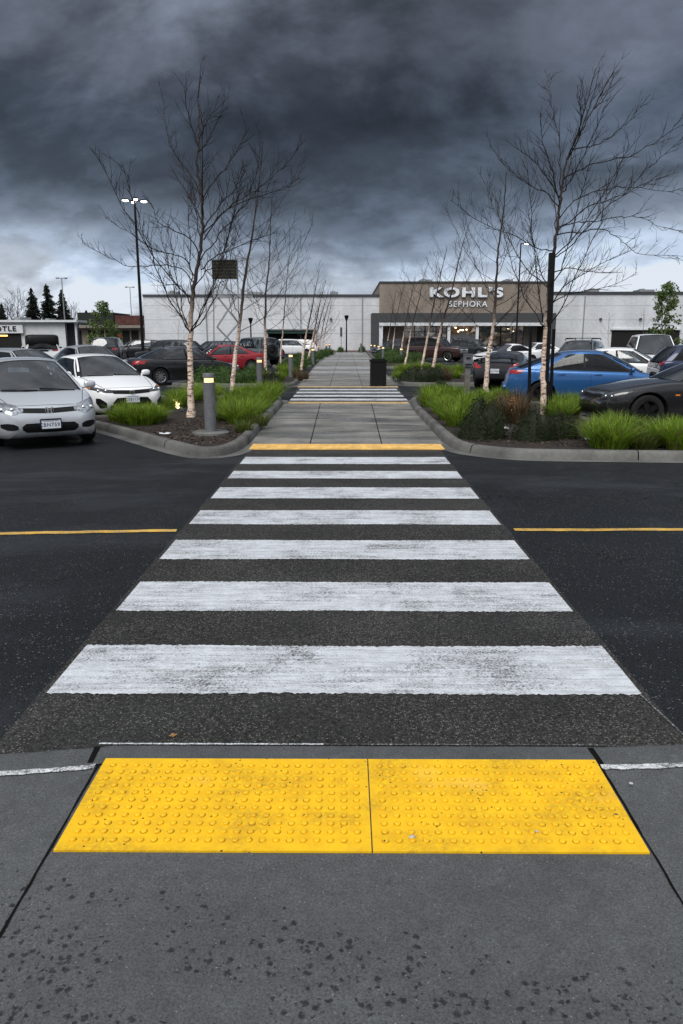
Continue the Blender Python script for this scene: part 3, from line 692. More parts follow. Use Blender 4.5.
    def seam(nm, pts):
        q = []
        for s_, y in pts:
            h = bvh.ray_cast(Vector((X(s_), y, 3)), Vector((0, 0, -1)))
            if h[0] is not None: q.append(h[0] + Vector((0, 0, .001)))
        if len(q) > 1: sb = MB(); sb.tube(q, .0055, 4); obj(nm, sb, M['plastic'], t)
    hs0 = P.get('hood0', .16); hy = P['base'] * ky
    if detail:
        for sg in (1, -1): seam('bonnet_seam', [(hs0 + (xc + .05 - hs0) * k / 10, sg * hy * (.70 + .26 * k / 10)) for k in range(11)])
        seam('bonnet_seam', [(hs0 + .05 * (2 * k / 12 - 1) ** 2, hy * .70 * (2 * k / 12 - 1)) for k in range(13)])
        for sg in (1, -1): seam('boot_seam', [(xd + .02 + (L - .14 - xd) * k / 6, sg * hy * .80) for k in range(7)])
        hz_ = next((q[1] for q in P.get('bits', []) if q[0] == 'headlight'), None)
        if hz_:
            for sg in (1, -1):
                for fy in (.38, .72):
                    yy = hz_[0][0] + (hz_[-1][0] - hz_[0][0]) * fy; zz = sum(q[1] + q[2] for q in hz_[1:2] or hz_) / 2; h = bvh.ray_cast(Vector((4, sg * yy, zz)), Vector((-1, 0, 0)))
                    if h[0] is not None: rb = MB(); rb.sup(h[0] + h[1] * .004, (.022, .036, .036), 2, 12, 8); obj('reflector', rb, M['chrome'], t, smooth=True)
    # mirrors on the doors
    for sg in (1, -1):
        p = side(.085, .02, sg); mb_ = MB(); mb_.sup((p.x + .0, p.y + sg * .155, p.z + .075), (.055, .105, .066), 2.8, 14, 10); mb_.tube([(p.x + .0, p.y - sg * .02, p.z + .0), (p.x + .0, p.y + sg * .10, p.z + .05)], [.022, .03], 8)
        mo = obj('mirror', mb_, M[P['mirror']] if 'mirror' in P else pm, t, smooth=True)
        gb = MB(); gb.sup((p.x - .056, p.y + sg * .155, p.z + .075), (.010, .085, .05), 2.6, 12, 8); obj('mirror_glass', gb, M['dark_lamp'], mo, smooth=True)
    # wipers, steering wheel
    wp = MB(); a = basep(0, 1)
    for y0, y1 in ((.62, .02), (-.02, -.60)):
        def wpt(q, v):
            s0 = Vector((a.x + bowf * (1 - q * q), abs(a.y) * q, a.z + .03 * (1 - q * q))); return s0.lerp(roofp(0, q), v) + Vector((.02, 0, .012))
        wp.tube([wpt(y0 / abs(a.y), .03), wpt((y0 + y1) / 2 / abs(a.y), .05), wpt(y1 / abs(a.y), .085)], .011, 5)
    obj('wiper', wp, M['plastic'], t)
    st = MB(); sc_ = Vector((X(xa + .02), .36, P['beltz'] + .04)); ro = Matrix.Rotation(R(-62), 3, 'Y')
    st.tube([sc_ + ro @ Vector((.18 * math.cos(q * math.pi / 10), .18 * math.sin(q * math.pi / 10), 0)) for q in range(21)], .016, 6); st.box(sc_, (.30, .05, .03), 0, ro)
    obj('steering_wheel', st, M['plastic'], t, smooth=True)
    P.update(t=t, X=X, bvh=bvh, top=top, hwf=hwf, ky=ky, put=put, side=side, roofp=roofp, patch=patch)
    return P
def licence(P, z, front=True, txt='CBN7595', frame=True, y=0):
    t = P['t']; h = P['bvh'].ray_cast(Vector((4 if front else -4, y, z)), Vector((-1 if front else 1, 0, 0)))
    sx = 1 if front else -1; x = h[0].x + sx * .022; b = MB()
    b.box((0, 0, 0), (.012, .31, .155)); o = obj('licence_plate', b, M['plate'], t, (x, y, z), (0, 0, 0))
    if frame:
        fb = MB()
        for yy, zz, dy_, dz_ in ((0, .08, .33, .02), (0, -.08, .33, .02), (.159, 0, .014, .15), (-.159, 0, .014, .15)): fb.box((sx * .004, yy, zz), (.016, dy_, dz_))
        obj('plate_frame', fb, M['plastic'], o)
    rot = (math.pi / 2, 0, math.pi / 2 * sx)
    text_mesh('plate_number', txt, .085, M['plate_ink'], o, (sx * .007, 0, -.012), rot, .001, .001, .95)
    text_mesh('plate_state', 'WASHINGTON', .026, M['plate_ink'], o, (sx * .007, 0, .052), rot, .001, 0, 1.2)
    return o
def hmark(P, z, front=True, s=.055):
    h = P['bvh'].ray_cast(Vector((4 if front else -4, 0, z)), Vector((-1 if front else 1, 0, 0))); sx = 1 if front else -1; x = h[0].x + sx * .03; b = MB()
    pts = [(x, s * 1.15 * math.copysign(abs(math.cos(a)) ** .55, math.cos(a)), z + s * .9 * math.copysign(abs(math.sin(a)) ** .55, math.sin(a))) for a in [2 * math.pi * k / 24 for k in range(25)]]
    b.tube(pts, s * .12, 6)
    for k in (-1, 1): b.box((x, k * s * .52, z), (.012, s * .28, s * 1.45), 0, Matrix.Rotation(-k * .18, 3, 'X'))
    b.box((x, 0, z), (.012, s * .9, s * .26)); obj('emblem', b, M['chrome'], P['t'], smooth=True)
PT = {k: paint(k + '_car_paint', c, mt, ro) for k, c, mt, ro in [
    ('silver', (.52, .545, .59), .3, .30), ('white', (.82, .83, .85), 0, .3), ('black', (.010, .011, .013), .1, .3), ('red', (.30, .012, .022), .25, .3), ('blue', (.030, .125, .34), .45, .3),
    ('charcoal', (.022, .022, .026), .3, .32), ('navy', (.008, .018, .055), .3, .3), ('grey', (.13, .14, .15), .4, .34), ('brown', (.040, .017, .016), .3, .32), ('green', (.018, .026, .025), .3, .34),
    ('gloss', (.012, .012, .014), .2, .25), ('slate', (.10, .115, .125), .1, .45), ('lightgrey', (.36, .38, .41), .4, .32)]}
def bits(hl='lamp', tl='tail', grille=(.44, .70, .60), intake=(.40, .44, .29), fog=True, chrome=True, z=0.0, hz=((.40, .70, .625), (.56, .735, .575), (.82, .79, .66)), tz=((.50, .92, .82), (.64, .945, .79), (.84, .945, .82))):
    o = [('headlight', [(y, a + z, b + z) for y, a, b in hz], 'front', hl, True, .006), ('taillight', [(y, a + z, b + z) for y, a, b in tz], 'rear', tl, True, .006)]
    if grille:
        y, a, e = grille; o.append(('grille', [(-y, a + z - .015, e + z + .01), (0, a + z - .02, e + z - .01), (y, a + z - .015, e + z + .01)], 'front', 'plastic', False, .004))
        if chrome: o.append(('grille_bar', [(-y - .02, a + z + .008, a + z - .024), (0, a + z - .006, a + z - .040), (y + .02, a + z + .008, a + z - .024)], 'front', 'chrome', False, .012))
    if intake: y, a, e = intake; o.append(('intake', [(-y - .04, a + z - .05, e + z + .05), (-y + .02, a + z - .005, e + z), (0, a + z, e + z - .01), (y - .02, a + z - .005, e + z), (y + .04, a + z - .05, e + z + .05)], 'front', 'plastic', False, .004))
    if fog: o.append(('fog_pocket', [(.50, .40 + z, .345 + z), (.57, .435 + z, .33 + z), (.66, .445 + z, .335 + z), (.745, .43 + z, .375 + z)], 'front', 'plastic', True, .004))
    o.append(('rear_valance', [(-.6, .36 + z * .6, .24 + z * .6), (.6, .36 + z * .6, .24 + z * .6)], 'rear', 'plastic', False, .004))
    return o
civ = car('silver sedan with clear headlights and a framed plate, nose out beside the planted island', 'car', SEDAN, PT['silver'], (53, 449), -59, bits=bits(), H=1.45, gh=(1.0, 1.92, 3.2, 4.0), spokes=9)
licence(civ, .415); hmark(civ, .645)
wc = car('white sedan with slim dark headlights parked behind the silver sedan and lime grass', 'car', SEDAN, PT['white'], (134, 420), -53,
    bits=[('headlight', [(.40, .67, .61), (.6, .70, .62), (.82, .76, .685)], 'front', 'dark_lamp', True, .006), ('grille', [(-.42, .67, .60), (0, .655, .575), (.42, .67, .60)], 'front', 'plastic', False, .008),
          ('intake', [(-.50, .34, .27), (-.36, .50, .27), (0, .515, .27), (.36, .50, .27), (.50, .34, .27)], 'front', 'plastic', False, .004), ('fog_pocket', [(.58, .40, .30), (.70, .50, .28), (.76, .50, .40)], 'front', 'plastic', True, .004),
          ('amber_marker', [(.79, .735, .70), (.83, .745, .71)], 'front', 'amber', True, .012), ('taillight', [(.46, .93, .80), (.84, .95, .80)], 'rear', 'tail', True, .006)], H=1.42, gh=(1.22, 2.1, 3.3, 4.15), L=4.55)
licence(wc, .47, txt='CEB1174', frame=False); hmark(wc, .615, s=.045)
G1 = 'cars parked in the lot left of the walkway'; G2 = 'cars parked in the lot right of the walkway'
car('grey-blue wagon seen over the roof of the silver sedan', 'car', SEDAN, PT['lightgrey'], (-9.9, 23.6), -32, G1, 'mid', H=1.50, gh=(1.15, 2.0, 3.9, 4.35), bits=bits())
car('pale silver sedan with dark roof-line trim, just behind the white sedan', 'car', SEDAN, PT['lightgrey'], (-9.15, 27.5), -50, G1, 'mid', H=1.56, bits=bits())
f40 = Vector((math.cos(R(38)), math.sin(R(38)), 0)); ax = at(156, 385)
P = car('black sedan parked side on, tail to the walkway birches, with alloy wheels', 'car', SEDAN, PT['black'], (ax.x - .3 + f40.x * 1.35, ax.y + .5 + f40.y * 1.35), 38, G1, 'mid', bits=bits(), L=4.75, H=1.46, hw=SEDAN['hw'][:6] + [(3.7, .89), (4.2, .865), (4.5, .81), (4.68, .72), (4.75, .60)],
    top=SEDAN['top'][:8] + [(4.25, 1.04), (4.55, 1.0), (4.67, .92), (4.73, .74), (4.75, .6)], bot=SEDAN['bot'][:4] + [(4.0, .18), (4.5, .24), (4.7, .32), (4.75, .42)], wb=2.78)
ax = at(247, 372); fr = Vector((math.cos(R(206)), math.sin(R(206)), 0))
car('crimson red sedan parked behind the black sedan', 'car', SEDAN, PT['red'], (ax.x + fr.x * 1.45, ax.y + .5 + fr.y * 1.45), 206, G1, 'mid', bits=bits(), H=1.46)
car('dark suv whose roof shows just above the black sedan', 'suv', HATCH, PT['charcoal'], (-11.4, 50), 160, G1, 'mid', H=1.70, bits=bits(z=.15), detail=0)
car('black hatchback half hidden between the black sedan and the red sedan', 'car', HATCH, PT['black'], (-8.6, 51), 205, G1, 'mid', H=1.62, bits=bits(z=.15), detail=0)
# boxy off-roader with a spare wheel on its tail
JE = dict(BOXY, L=4.2, W=1.80, H=1.86, wb=2.5, fo=.75, r=.41, gh=(1.35, 1.62, 3.95, 4.10), base=.82, roof=.74, wins=[(.06, .34), (.38, .64), (.68, .95)],
    top=[(0, .80), (.02, 1.05), (.06, 1.12), (.5, 1.14), (1.3, 1.18), (1.5, 1.2), (3.8, 1.2), (4.05, 1.2), (4.15, 1.18), (4.18, 1.0), (4.2, .8)],
    bot=[(0, .55), (.05, .48), (.2, .42), (.7, .4), (3.3, .42), (4.0, .46), (4.17, .52), (4.2, .58)], hw=[(0, .76), (.03, .82), (.12, .86), (.4, .88), (1.0, .90), (3.8, .90), (4.1, .89), (4.17, .87), (4.2, .84)])
jp = car('dark boxy off-roader with a spare wheel on its tailgate, beside the left birches', 'off-roader', JE, PT['slate'], (272, 367), 128, G1, 'rear', name='off_roader', spokes=5, handles=(1.6, 2.6),
    bits=[('taillight', [(.70, 1.0, .78), (.84, 1.0, .78)], 'rear', 'tail', True, .03), ('headlight', [(.50, 1.0, .80), (.68, 1.0, .80)], 'front', 'lamp', True, .01), ('grille', [(-.42, 1.0, .72), (.42, 1.0, .72)], 'front', 'plastic', False, .006)])
b = MB(); b.lathe([(.20, -.10), (.30, -.12), (.39, -.10), (.41, 0), (.39, .10), (.30, .12), (.20, .1)], 28, axis='X'); sw = obj('spare_wheel', b, M['rubber'], jp['t'], (-2.24, .06, 1.02), smooth=True)
b = MB(); b.lathe([(.24, -.08), (.20, -.05), (.09, -.09), (.001, -.10)], 20, axis='X'); obj('rim', b, M['dark_rim'], sw, smooth=True)
b = MB(); b.box((-2.20, 0, .56), (.14, 1.6, .16)); b.box((2.22, 0, .60), (.2, 1.5, .18)); obj('bumper', b, M['plastic'], jp['t'])
for y in (1, -1):
    for x in (1.35, -1.15):
        b = MB(); a_ = [math.pi * k / 12 for k in range(13)]
        b.grid([[(x + (.50 + d) * math.cos(q), y * yy, .43 + (.46 + d * .9) * math.sin(q)) for d, yy in ((0, .84), (0, 1.0), (.05, 1.0), (.06, .84))] for q in a_]); obj('fender_flare', b, M['plastic'], jp['t'], smooth=True)
car('small white hatchback beyond the dark boxy off-roader', 'car', HATCH, PT['white'], (-5.3, 84), 175, G1, 'mid', H=1.66, bits=bits(z=.15), detail=0)
car('white suv under the dark loading bay, left of the walkway', 'suv', HATCH, PT['white'], (-2.9 - 2.6, 78), 20, G1, 'mid', H=1.70, bits=bits(z=.15), detail=0)
# pickup with a dark canopy
PK = dict(BOXY, L=5.6, gh=(1.5, 2.15, 5.42, 5.55), top=BOXY['top'][:6] + [(5.0, 1.26), (5.4, 1.26), (5.55, 1.22), (5.58, 1.0), (5.6, .8)], bot=BOXY['bot'][:4] + [(4.8, .34), (5.4, .42), (5.57, .5), (5.6, .58)], hw=BOXY['hw'][:5] + [(5.1, 1.0), (5.45, .98), (5.56, .93), (5.6, .86)], wb=3.5,
    wins=[(.05, .2), (.22, .38), (.46, .94)])
pk = car('white pickup with a black canopy over its bed, tail towards the viewer', 'pickup', PK, PT['white'], (-18.6, 47.5), 112, G1, 'mid', glass='tint', bits=bits(z=.25) + [('tailgate_handle', [(-.3, 1.12, 1.03), (.3, 1.12, 1.03)], 'rear', 'plastic', False, .01)], name='pickup_truck')
cb = MB(); cb.sup((-1.75, 0, 1.62), (1.07, .93, .38), 6, 24, 12); obj('canopy', cb, M['tint_solid'] if 'tint_solid' in M else M['plastic'], pk['t'], smooth=True)
car('dark suv with silver roof rails between the pickup and the green street tree', 'suv', BOXY, PT['charcoal'], (-16.2, 53), 100, G1, 'mid', H=1.86, bits=bits(z=.25), detail=0)
car('far silver sedan parked under the small green street tree', 'car', SEDAN, PT['lightgrey'], (-22.0, 80), 200, G1, 'mid', bits=bits(), detail=0)
car('far black suv near the brown shop front, left of the light pole', 'suv', HATCH, PT['black'], (-17.5, 66), 190, G1, 'mid', bits=bits(z=.15), detail=0)
# ---- right of the walkway
Z = car('charcoal sports coupe seen from behind with a swept red taillight', 'sports car', SEDAN, PT['charcoal'], (494, 390), 66, G2, 'rear', L=4.3, W=1.84, H=1.33, wb=2.55, fo=.85, name='sports_car', rim='dark_rim', spokes=5, handles=(2.3,), seams=[(1.35, .9, .26), (2.62, .93, .27)],
    top=[(0, .5), (.03, .58), (.12, .64), (.3, .70), (.7, .80), (1.3, .89), (1.8, .91), (3.3, .99), (3.9, 1.0), (4.15, .98), (4.24, .93), (4.28, .74), (4.3, .6)], bot=[(0, .34), (.04, .23), (.14, .17), (.6, .15), (3.6, .16), (4.05, .24), (4.25, .32), (4.3, .42)],
    hw=[(0, .5), (.03, .62), (.1, .72), (.25, .80), (.5, .86), (.95, .90), (2.2, .87), (3.4, .92), (3.8, .91), (4.1, .85), (4.25, .76), (4.3, .66)], gh=(1.35, 2.15, 2.85, 4.0), wins=[(.10, .62)], base=.78, roof=.55,
    bits=[('taillight', [(.50, .80, .76), (.66, .90, .74), (.86, .98, .82)], 'rear', 'tail', True, .010), ('headlight', [(.5, .66, .58), (.8, .78, .66)], 'front', 'lamp', True, .006), ('rear_valance', [(-.66, .40, .24), (.66, .40, .24)], 'rear', 'plastic', False, .004)])
licence(Z, .66, False, 'BKT4406', False)
b = MB(); b.grid([[(X_, y, 1.0 + .13 - .06 * abs(y / .72) ** 3 + dz_) for y in np.linspace(-.72, .72, 15)] for X_, dz_ in ((-1.86, -.02), (-2.10, .0), (-2.10, -.03), (-1.86, -.04), (-1.86, -.02))])
for y in (-.55, .55): b.box((-1.97, y, 1.04), (.14, .03, .14))
obj('spoiler', b, M['plastic'], Z['t'], smooth=True)
BL = dict(SEDAN, H=1.48, L=4.62, gh=(1.05, 2.05, 3.1, 4.25), wins=[(.09, .45), (.475, .80)])
bl = car('bright blue sedan parked side on behind the three black stake posts', 'car', BL, PT['blue'], (at(590, 408).x + .25, at(590, 408).y + 1.15), -9, G2, 'mid', glass='tint', rim='dark_rim', bits=bits(tz=((.52, .95, .88), (.68, .96, .86), (.85, .95, .85))), spokes=5)
DK = dict(SEDAN, H=1.38, L=4.75, W=1.88, wb=2.82, fo=.86, r=.345, gh=(1.55, 2.35, 3.2, 4.25), wins=[(.09, .52), (.56, .82)], spokes=5,
    top=[(0, .52), (.03, .62), (.10, .71), (.25, .78), (.7, .88), (1.3, .965), (1.7, .985), (3.6, 1.02), (4.3, 1.04), (4.58, 1.0), (4.68, .92), (4.73, .74), (4.75, .6)], bot=SEDAN['bot'][:4] + [(4.0, .18), (4.5, .24), (4.7, .32), (4.75, .42)],
    hw=[(0, .52), (.03, .62), (.1, .72), (.25, .81), (.5, .87), (.95, .91), (3.7, .91), (4.2, .88), (4.5, .82), (4.68, .73), (4.75, .62)])
nose = at(596, 428)
dk = car('dark grey coupe with its nose over the right-hand bed, amber marker on its wing', 'car', DK, PT['gloss'], Vector((nose.x, nose.y + .55, 0)), 184, G2, 'front', glass='tint', rim='dark_rim', mirror='plastic', seams=[(1.62, .94, .28), (3.0, .97, .27)], handles=(2.75,),
    bits=bits(hl='dark_lamp', hz=((.50, .66, .60), (.62, .70, .60), (.86, .78, .66))) + [('side_marker', [(4.75 / 2 - 1.47, .70, .675), (4.75 / 2 - 1.38, .70, .675)], 'left', 'amber', False, .006), ('door_lamp', [(4.75 / 2 - 2.03, .735, .705), (4.75 / 2 - 1.93, .735, .705)], 'left', 'amber', False, .006)])
car('navy blue suv with chrome window trim at the photo edge behind the blue sedan', 'suv', HATCH, PT['navy'], (12.3, 25.2), -6, G2, 'mid', glass='tint', H=1.62, bits=bits(z=.15))
mv = car('white van facing the viewer, tallest vehicle behind the blue sedan', 'van', VAN, PT['white'], (14.3, 36.5), -104, G2, 'mid', glass='tint', bits=bits(z=.22), name='parked_van')
car('white sedan whose roof shows between the blue sedan and the white van', 'car', SEDAN, PT['white'], (10.0, 28.2), -12, G2, 'mid', bits=bits(), H=1.47)
gs = car('grey suv with black roof rails behind the tail of the blue sedan', 'suv', HATCH, PT['grey'], (10.3, 34.2), -118, G2, 'mid', H=1.72, L=4.5, bits=bits(z=.15))
b = MB()
for y in (.55, -.55): b.tube([(.55, y, 1.70), (.5, y, 1.76), (-1.5, y, 1.78), (-1.6, y, 1.72)], .022, 8)
for x in (.2, -.9): b.box((x, 0, 1.79), (.07, 1.2, .03))
obj('roof_rack', b, M['plastic'], gs['t'], smooth=True)
car('black suv at the right photo edge behind the navy suv', 'suv', HATCH, PT['black'], (15.6, 32.5), -100, G2, 'mid', H=1.74, glass='tint', bits=bits(z=.15))
car('white two-door coupe nose left, in front of the store windows', 'car', DK, PT['white'], (10.6, 51), 206, G2, 'mid', H=1.44, bits=bits(), glass='tint')
car('silver-white sedan farther back, right of the white two-door coupe', 'car', SEDAN, PT['white'], (14.9, 61), 205, G2, 'mid', H=1.46, bits=bits())
car('dark green-grey suv parked right in front of the store entrance', 'suv', HATCH, PT['green'], (12.9, 80), -38, G2, 'mid', H=1.72, bits=bits(z=.15))
th_ = car('large maroon suv behind the right row of slim birches', 'suv', BOXY, PT['brown'], (6.95, 61.5), -30, G2, 'mid', glass='tint', bits=bits(z=.25), rim='chrome')
car('black suv parked left of the large maroon suv by the store corner', 'suv', HATCH, PT['black'], (4.6, 71), 200, G2, 'mid', H=1.74, bits=bits(z=.15), detail=0)
# ------------------------------------------------------------------ the store and its neighbours
def block_mat(name, c, bw=.4, bh=.2, var=.06, joint=.8, bands=()):
    m, p, _ = newmat(name); t = nd('ShaderNodeTexCoord').outputs['Object']; sp_ = nd('ShaderNodeSeparateXYZ'); lk(t, sp_.inputs[0]); cb_ = nd('ShaderNodeCombineXYZ')
    lk(mth('ADD', sp_.outputs[0], sp_.outputs[1]), cb_.inputs[0]); lk(sp_.outputs[2], cb_.inputs[1])
    br = nd('ShaderNodeTexBrick'); lk(cb_.outputs[0], br.inputs['Vector']); br.inputs['Scale'].default_value = 1; br.inputs['Brick Width'].default_value = bw; br.inputs['Row Height'].default_value = bh; br.inputs['Mortar Size'].default_value = .012
    br.inputs['Color1'].default_value = (*[q * (1 - var) for q in c], 1); br.inputs['Color2'].default_value = (*[q * (1 + var) for q in c], 1); br.inputs['Mortar'].default_value = (*[q * joint for q in c], 1)
    st = noise(coord(scale=(.25, .25, .06)), 1.2, 6, .65); b_ = mixc(1.0, br.outputs[0], mrange(st, .3, .7, .86, 1.1), 'MULTIPLY')
    for z in bands: b_ = mixc(mth('MULTIPLY', mth('LESS_THAN', mth('ABSOLUTE', mth('SUBTRACT', sp_.outputs[2], z)), .05), .3), b_, (.12, .12, .12))
    setp(p, Base_Color=b_, Roughness=.85); return m
M['cmu'] = block_mat('painted_block_wall', (.62, .64, .67), bands=(2.4, 4.3, 6.2)); M['tan'] = block_mat('taupe_block_wall', (.245, .205, .17), .6, .25, .05, .75)
M['store_dark'] = plain('dark_grey_render', (.060, .062, .066), .8); M['store_white'] = plain('white_fascia', (.62, .64, .66), .6); M['beige'] = block_mat('beige_panel', (.36, .33, .29), 1.1, .5)
M['coping'] = plain('dark_coping', (.07, .075, .08), .5, .4); M['dark'] = plain('dark_recess', (.012, .012, .012), .8); M['goods'] = None
m_, p_, _ = newmat('shop_interior'); v_ = nd('ShaderNodeTexVoronoi'); lk(coord(scale=(1, 1, 1.6)), v_.inputs['Vector']); v_.inputs['Scale'].default_value = 1.5
sc_ = nd('ShaderNodeSeparateColor'); lk(v_.outputs['Color'], sc_.inputs[0]); g_c = ramp(sc_.outputs[0], [(0, (.015, .012, .010)), (.45, (.07, .045, .030)), (.75, (.17, .115, .075)), (.9, (.34, .28, .22)), (1, (.5, .46, .40))], 'LINEAR')
setp(p_, Base_Color=g_c, Roughness=.8, Emission_Color=g_c, Emission_Strength=.45); M['goods'] = m_  # emission makes the interior glow in its own colours, in place of store lighting
M['lit'] = emit('lit_ceiling_lamp', (1, .72, .42), 6); M['steel'] = plain('galvanised_steel', (.26, .27, .285), .5, .3); M['black_metal'] = plain('black_metal', (.005, .005, .006), .55, 0, spec=.3)
M['sign_letters'] = plain('white_sign_letters', (.74, .77, .82), .5, var=.03); M['awning'] = plain('green_awning', (.03, .07, .055), .7)
Y0 = 110.0
def XZ(px, py, Y): p = atY(px, py, Y); return p.x, max(p.z, 0)
def slabpx(b, px0, px1, py0, py1, Y, dep, m=0, z0=None):
    xa_, z1 = XZ(px0, py0, Y); xb_, zz = XZ(px1, py1 if z0 is None else py0, Y); zz = zz if z0 is None else z0
    b.box(((xa_ + xb_) / 2, Y + dep / 2, (z1 + zz) / 2), (xb_ - xa_, dep, z1 - zz), m)
st = thing('store_building', 'long pale block-walled department store with a taupe entrance block and white sign letters', 'store', (0, 0, 0))
def spart(nm, fn, m, parent=st):
    b = MB(); fn(b); return obj(nm, b, m, parent)
spart('wall', lambda b: slabpx(b, 143, 381, 296.5, 0, Y0, 40, z0=0), M['cmu']); spart('wall', lambda b: slabpx(b, 547.5, 1010, 294, 0, Y0 + .5, 40, z0=0), M['cmu'])
spart('coping', lambda b: slabpx(b, 142.4, 381, 294.4, 296.6, Y0 - .15, 40.2), M['coping']); spart('coping', lambda b: slabpx(b, 547.5, 1010, 291.6, 294.1, Y0 + .35, 40.2), M['coping'])
spart('entrance_block', lambda b: slabpx(b, 380, 547, 282.5, 321, Y0 - 1.5, 30), M['tan']); spart('coping', lambda b: slabpx(b, 379.5, 547.6, 281.3, 282.7, Y0 - 1.65, 30.3), M['coping'])
YP = Y0 - 5
spart('portal_canopy', lambda b: slabpx(b, 372, 556, 313, 322.6, YP, 5.4), M['store_dark']); spart('portal_leg', lambda b: slabpx(b, 372, 379, 322.5, 0, YP + .02, 5.3, z0=0), M['store_dark']); spart('portal_leg', lambda b: slabpx(b, 545.5, 556, 322.5, 0, YP + .02, 5.3, z0=0), M['store_dark'])
spart('fascia', lambda b: slabpx(b, 379.1, 545.4, 322.7, 325.8, YP - .12, .5), M['store_white'])
for a_, e_ in ((379.2, 382.6), (447.8, 450.6), (476.2, 479)): spart('column', lambda b: slabpx(b, a_, e_, 325.9, 0, YP + .06, .45, z0=0), M['store_white'])
spart('soffit', lambda b: slabpx(b, 379.2, 545.3, 324.6, 325.3, YP + .42, 4.6), M['store_white'])
spart('panel', lambda b: slabpx(b, 383, 404, 325, 0, Y0 - .6, .4, z0=0), M['beige']); spart('panel', lambda b: slabpx(b, 524, 545, 325, 0, Y0 - .6, .4, z0=0), M['beige'])
spart('shop_interior', lambda b: slabpx(b, 400, 530, 324, 0, Y0 + 5, .3, z0=0), M['goods'])
for a_, e_ in ((404.2, 425), (425.4, 447), (480, 501), (501.4, 523.8)):
    wn = spart('shop_window', lambda b: slabpx(b, a_, e_, 326, 0, Y0 - .5, .05, z0=.35), M['store_glass'])
    def fr(b):
        for q in (a_, (a_ + e_) / 2, e_): slabpx(b, q - .35, q + .35, 326, 0, Y0 - .58, .12, z0=.2)
        slabpx(b, a_, e_, 331.5, 332.2, Y0 - .57, .1); slabpx(b, a_, e_, 350.2, 0, Y0 - .57, .1, z0=0)
    spart('frame', fr, M['store_dark'], wn)
spart('poster', lambda b: slabpx(b, 481, 498, 327, 331.8, Y0 - .66, .06), plain('pale_green_poster', (.25, .33, .30), .6))
vest = spart('entrance_door', lambda b: [slabpx(b, 451.2, 476, 334.5, 338.2, YP + 3.4, .3), slabpx(b, 451.2, 452.3, 338, 0, YP + 3.4, .3, z0=0), slabpx(b, 474.9, 476, 338, 0, YP + 3.4, .3, z0=0), slabpx(b, 463, 464.2, 338, 0, YP + 3.4, .3, z0=0), slabpx(b, 457, 457.6, 338, 0, YP + 3.4, .3, z0=0), slabpx(b, 469.5, 470.1, 338, 0, YP + 3.4, .3, z0=0)], M['store_white'])
spart('pane', lambda b: slabpx(b, 452.4, 474.8, 338.3, 0, YP + 3.5, .05, z0=.05), M['store_glass'], vest); spart('door_sign', lambda b: slabpx(b, 461, 466, 331.5, 334.4, YP + 3.35, .2), M['store_white'], vest)
lr = random.Random(3)
for k in range(9):
    lx, lz = XZ(lr.choice([lr.uniform(405, 446), lr.uniform(481, 526), lr.uniform(452, 475)]), lr.uniform(327.5, 333), Y0 + 3); bb = MB(); bb.sup((lx, Y0 + 3, lz), (.13, .13, .08), 2.2, 8, 6); obj('ceiling_lamp', bb, M['lit'], st)
def wsign(body, pxc, pyc, hpx, wpx, m, ext, off, Y):
    x, z = XZ(pxc, pyc, Y); sc = .975 * 760 / Y / .975
    o = text_mesh('sign_lettering', body, 1, m, st, (x, Y, z), (math.pi / 2, 0, 0), ext, off)
    vs_ = [v.co for v in o.data.vertices]; w0 = max(v.x for v in vs_) - min(v.x for v in vs_); h0 = max(v.y for v in vs_) - min(v.y for v in vs_); k = Y / 760
    o.scale = (wpx * k / w0, hpx * k / h0, 1); return o
o = wsign("KOHL'S", 466, 292.8, 10.2, 71, M['black_metal'], .04, .062, Y0 - 1.6); o = wsign("KOHL'S", 466, 292.8, 9.7, 70.5, M['sign_letters'], .12, .045, Y0 - 1.75)
wsign('SEPHORA', 468, 304.3, 5.4, 37, M['sign_letters'], .06, .008, Y0 - 1.62)
ru = random.Random(8)
for px, py in ((168, 291.5), (247, 292), (330, 291.8), (420, 279.5), (505, 279.6), (590, 289), (640, 289.5)):
    bb = MB(); slabpx(bb, px, px + ru.uniform(7, 14), py, py + 8, Y0 + 12, 3); slabpx(bb, px + 2, px + 5, py - .8, py, Y0 + 12.5, 1.5); obj('roof_unit', bb, M['steel'], st)
for px in (205, 300, 362, 585, 668): spart('downpipe', lambda b: slabpx(b, px, px + .8, 296, 0, (Y0 if px < 400 else Y0 + .5) - .12, .12, z0=0), M['steel'])
for px in (190, 330, 600, 640): spart('wall_lamp', lambda b: slabpx(b, px, px + 2, 318, 320, (Y0 if px < 400 else Y0 + .5) - .3, .3), M['store_dark'])
# loading bays in the side walls
bay = spart('loading_bay', lambda b: slabpx(b, 268, 314, 333.5, 0, Y0 - .05, .06, z0=0), M['dark']); spart('awning', lambda b: slabpx(b, 266, 313, 330.8, 333.4, Y0 - 2.2, 2.2), M['awning'], bay); spart('frame', lambda b: slabpx(b, 264, 315, 328.9, 330.2, Y0 - 2.4, 2.4), M['steel'], bay)
bay = spart('loading_bay', lambda b: slabpx(b, 612, 680, 330.2, 0, Y0 + .44, .06, z0=0), M['dark']); spart('frame', lambda b: slabpx(b, 611, 681, 328.4, 330, Y0 + .2, .3), M['store_white'], bay)
slab('brick_forecourt', [(-9, 104), (9.5, 104), (9.5, 109.6), (-9, 109.6)], .10, plain('red_brick_paving', (.10, .04, .035), .85, var=.3, scale=9), .0)
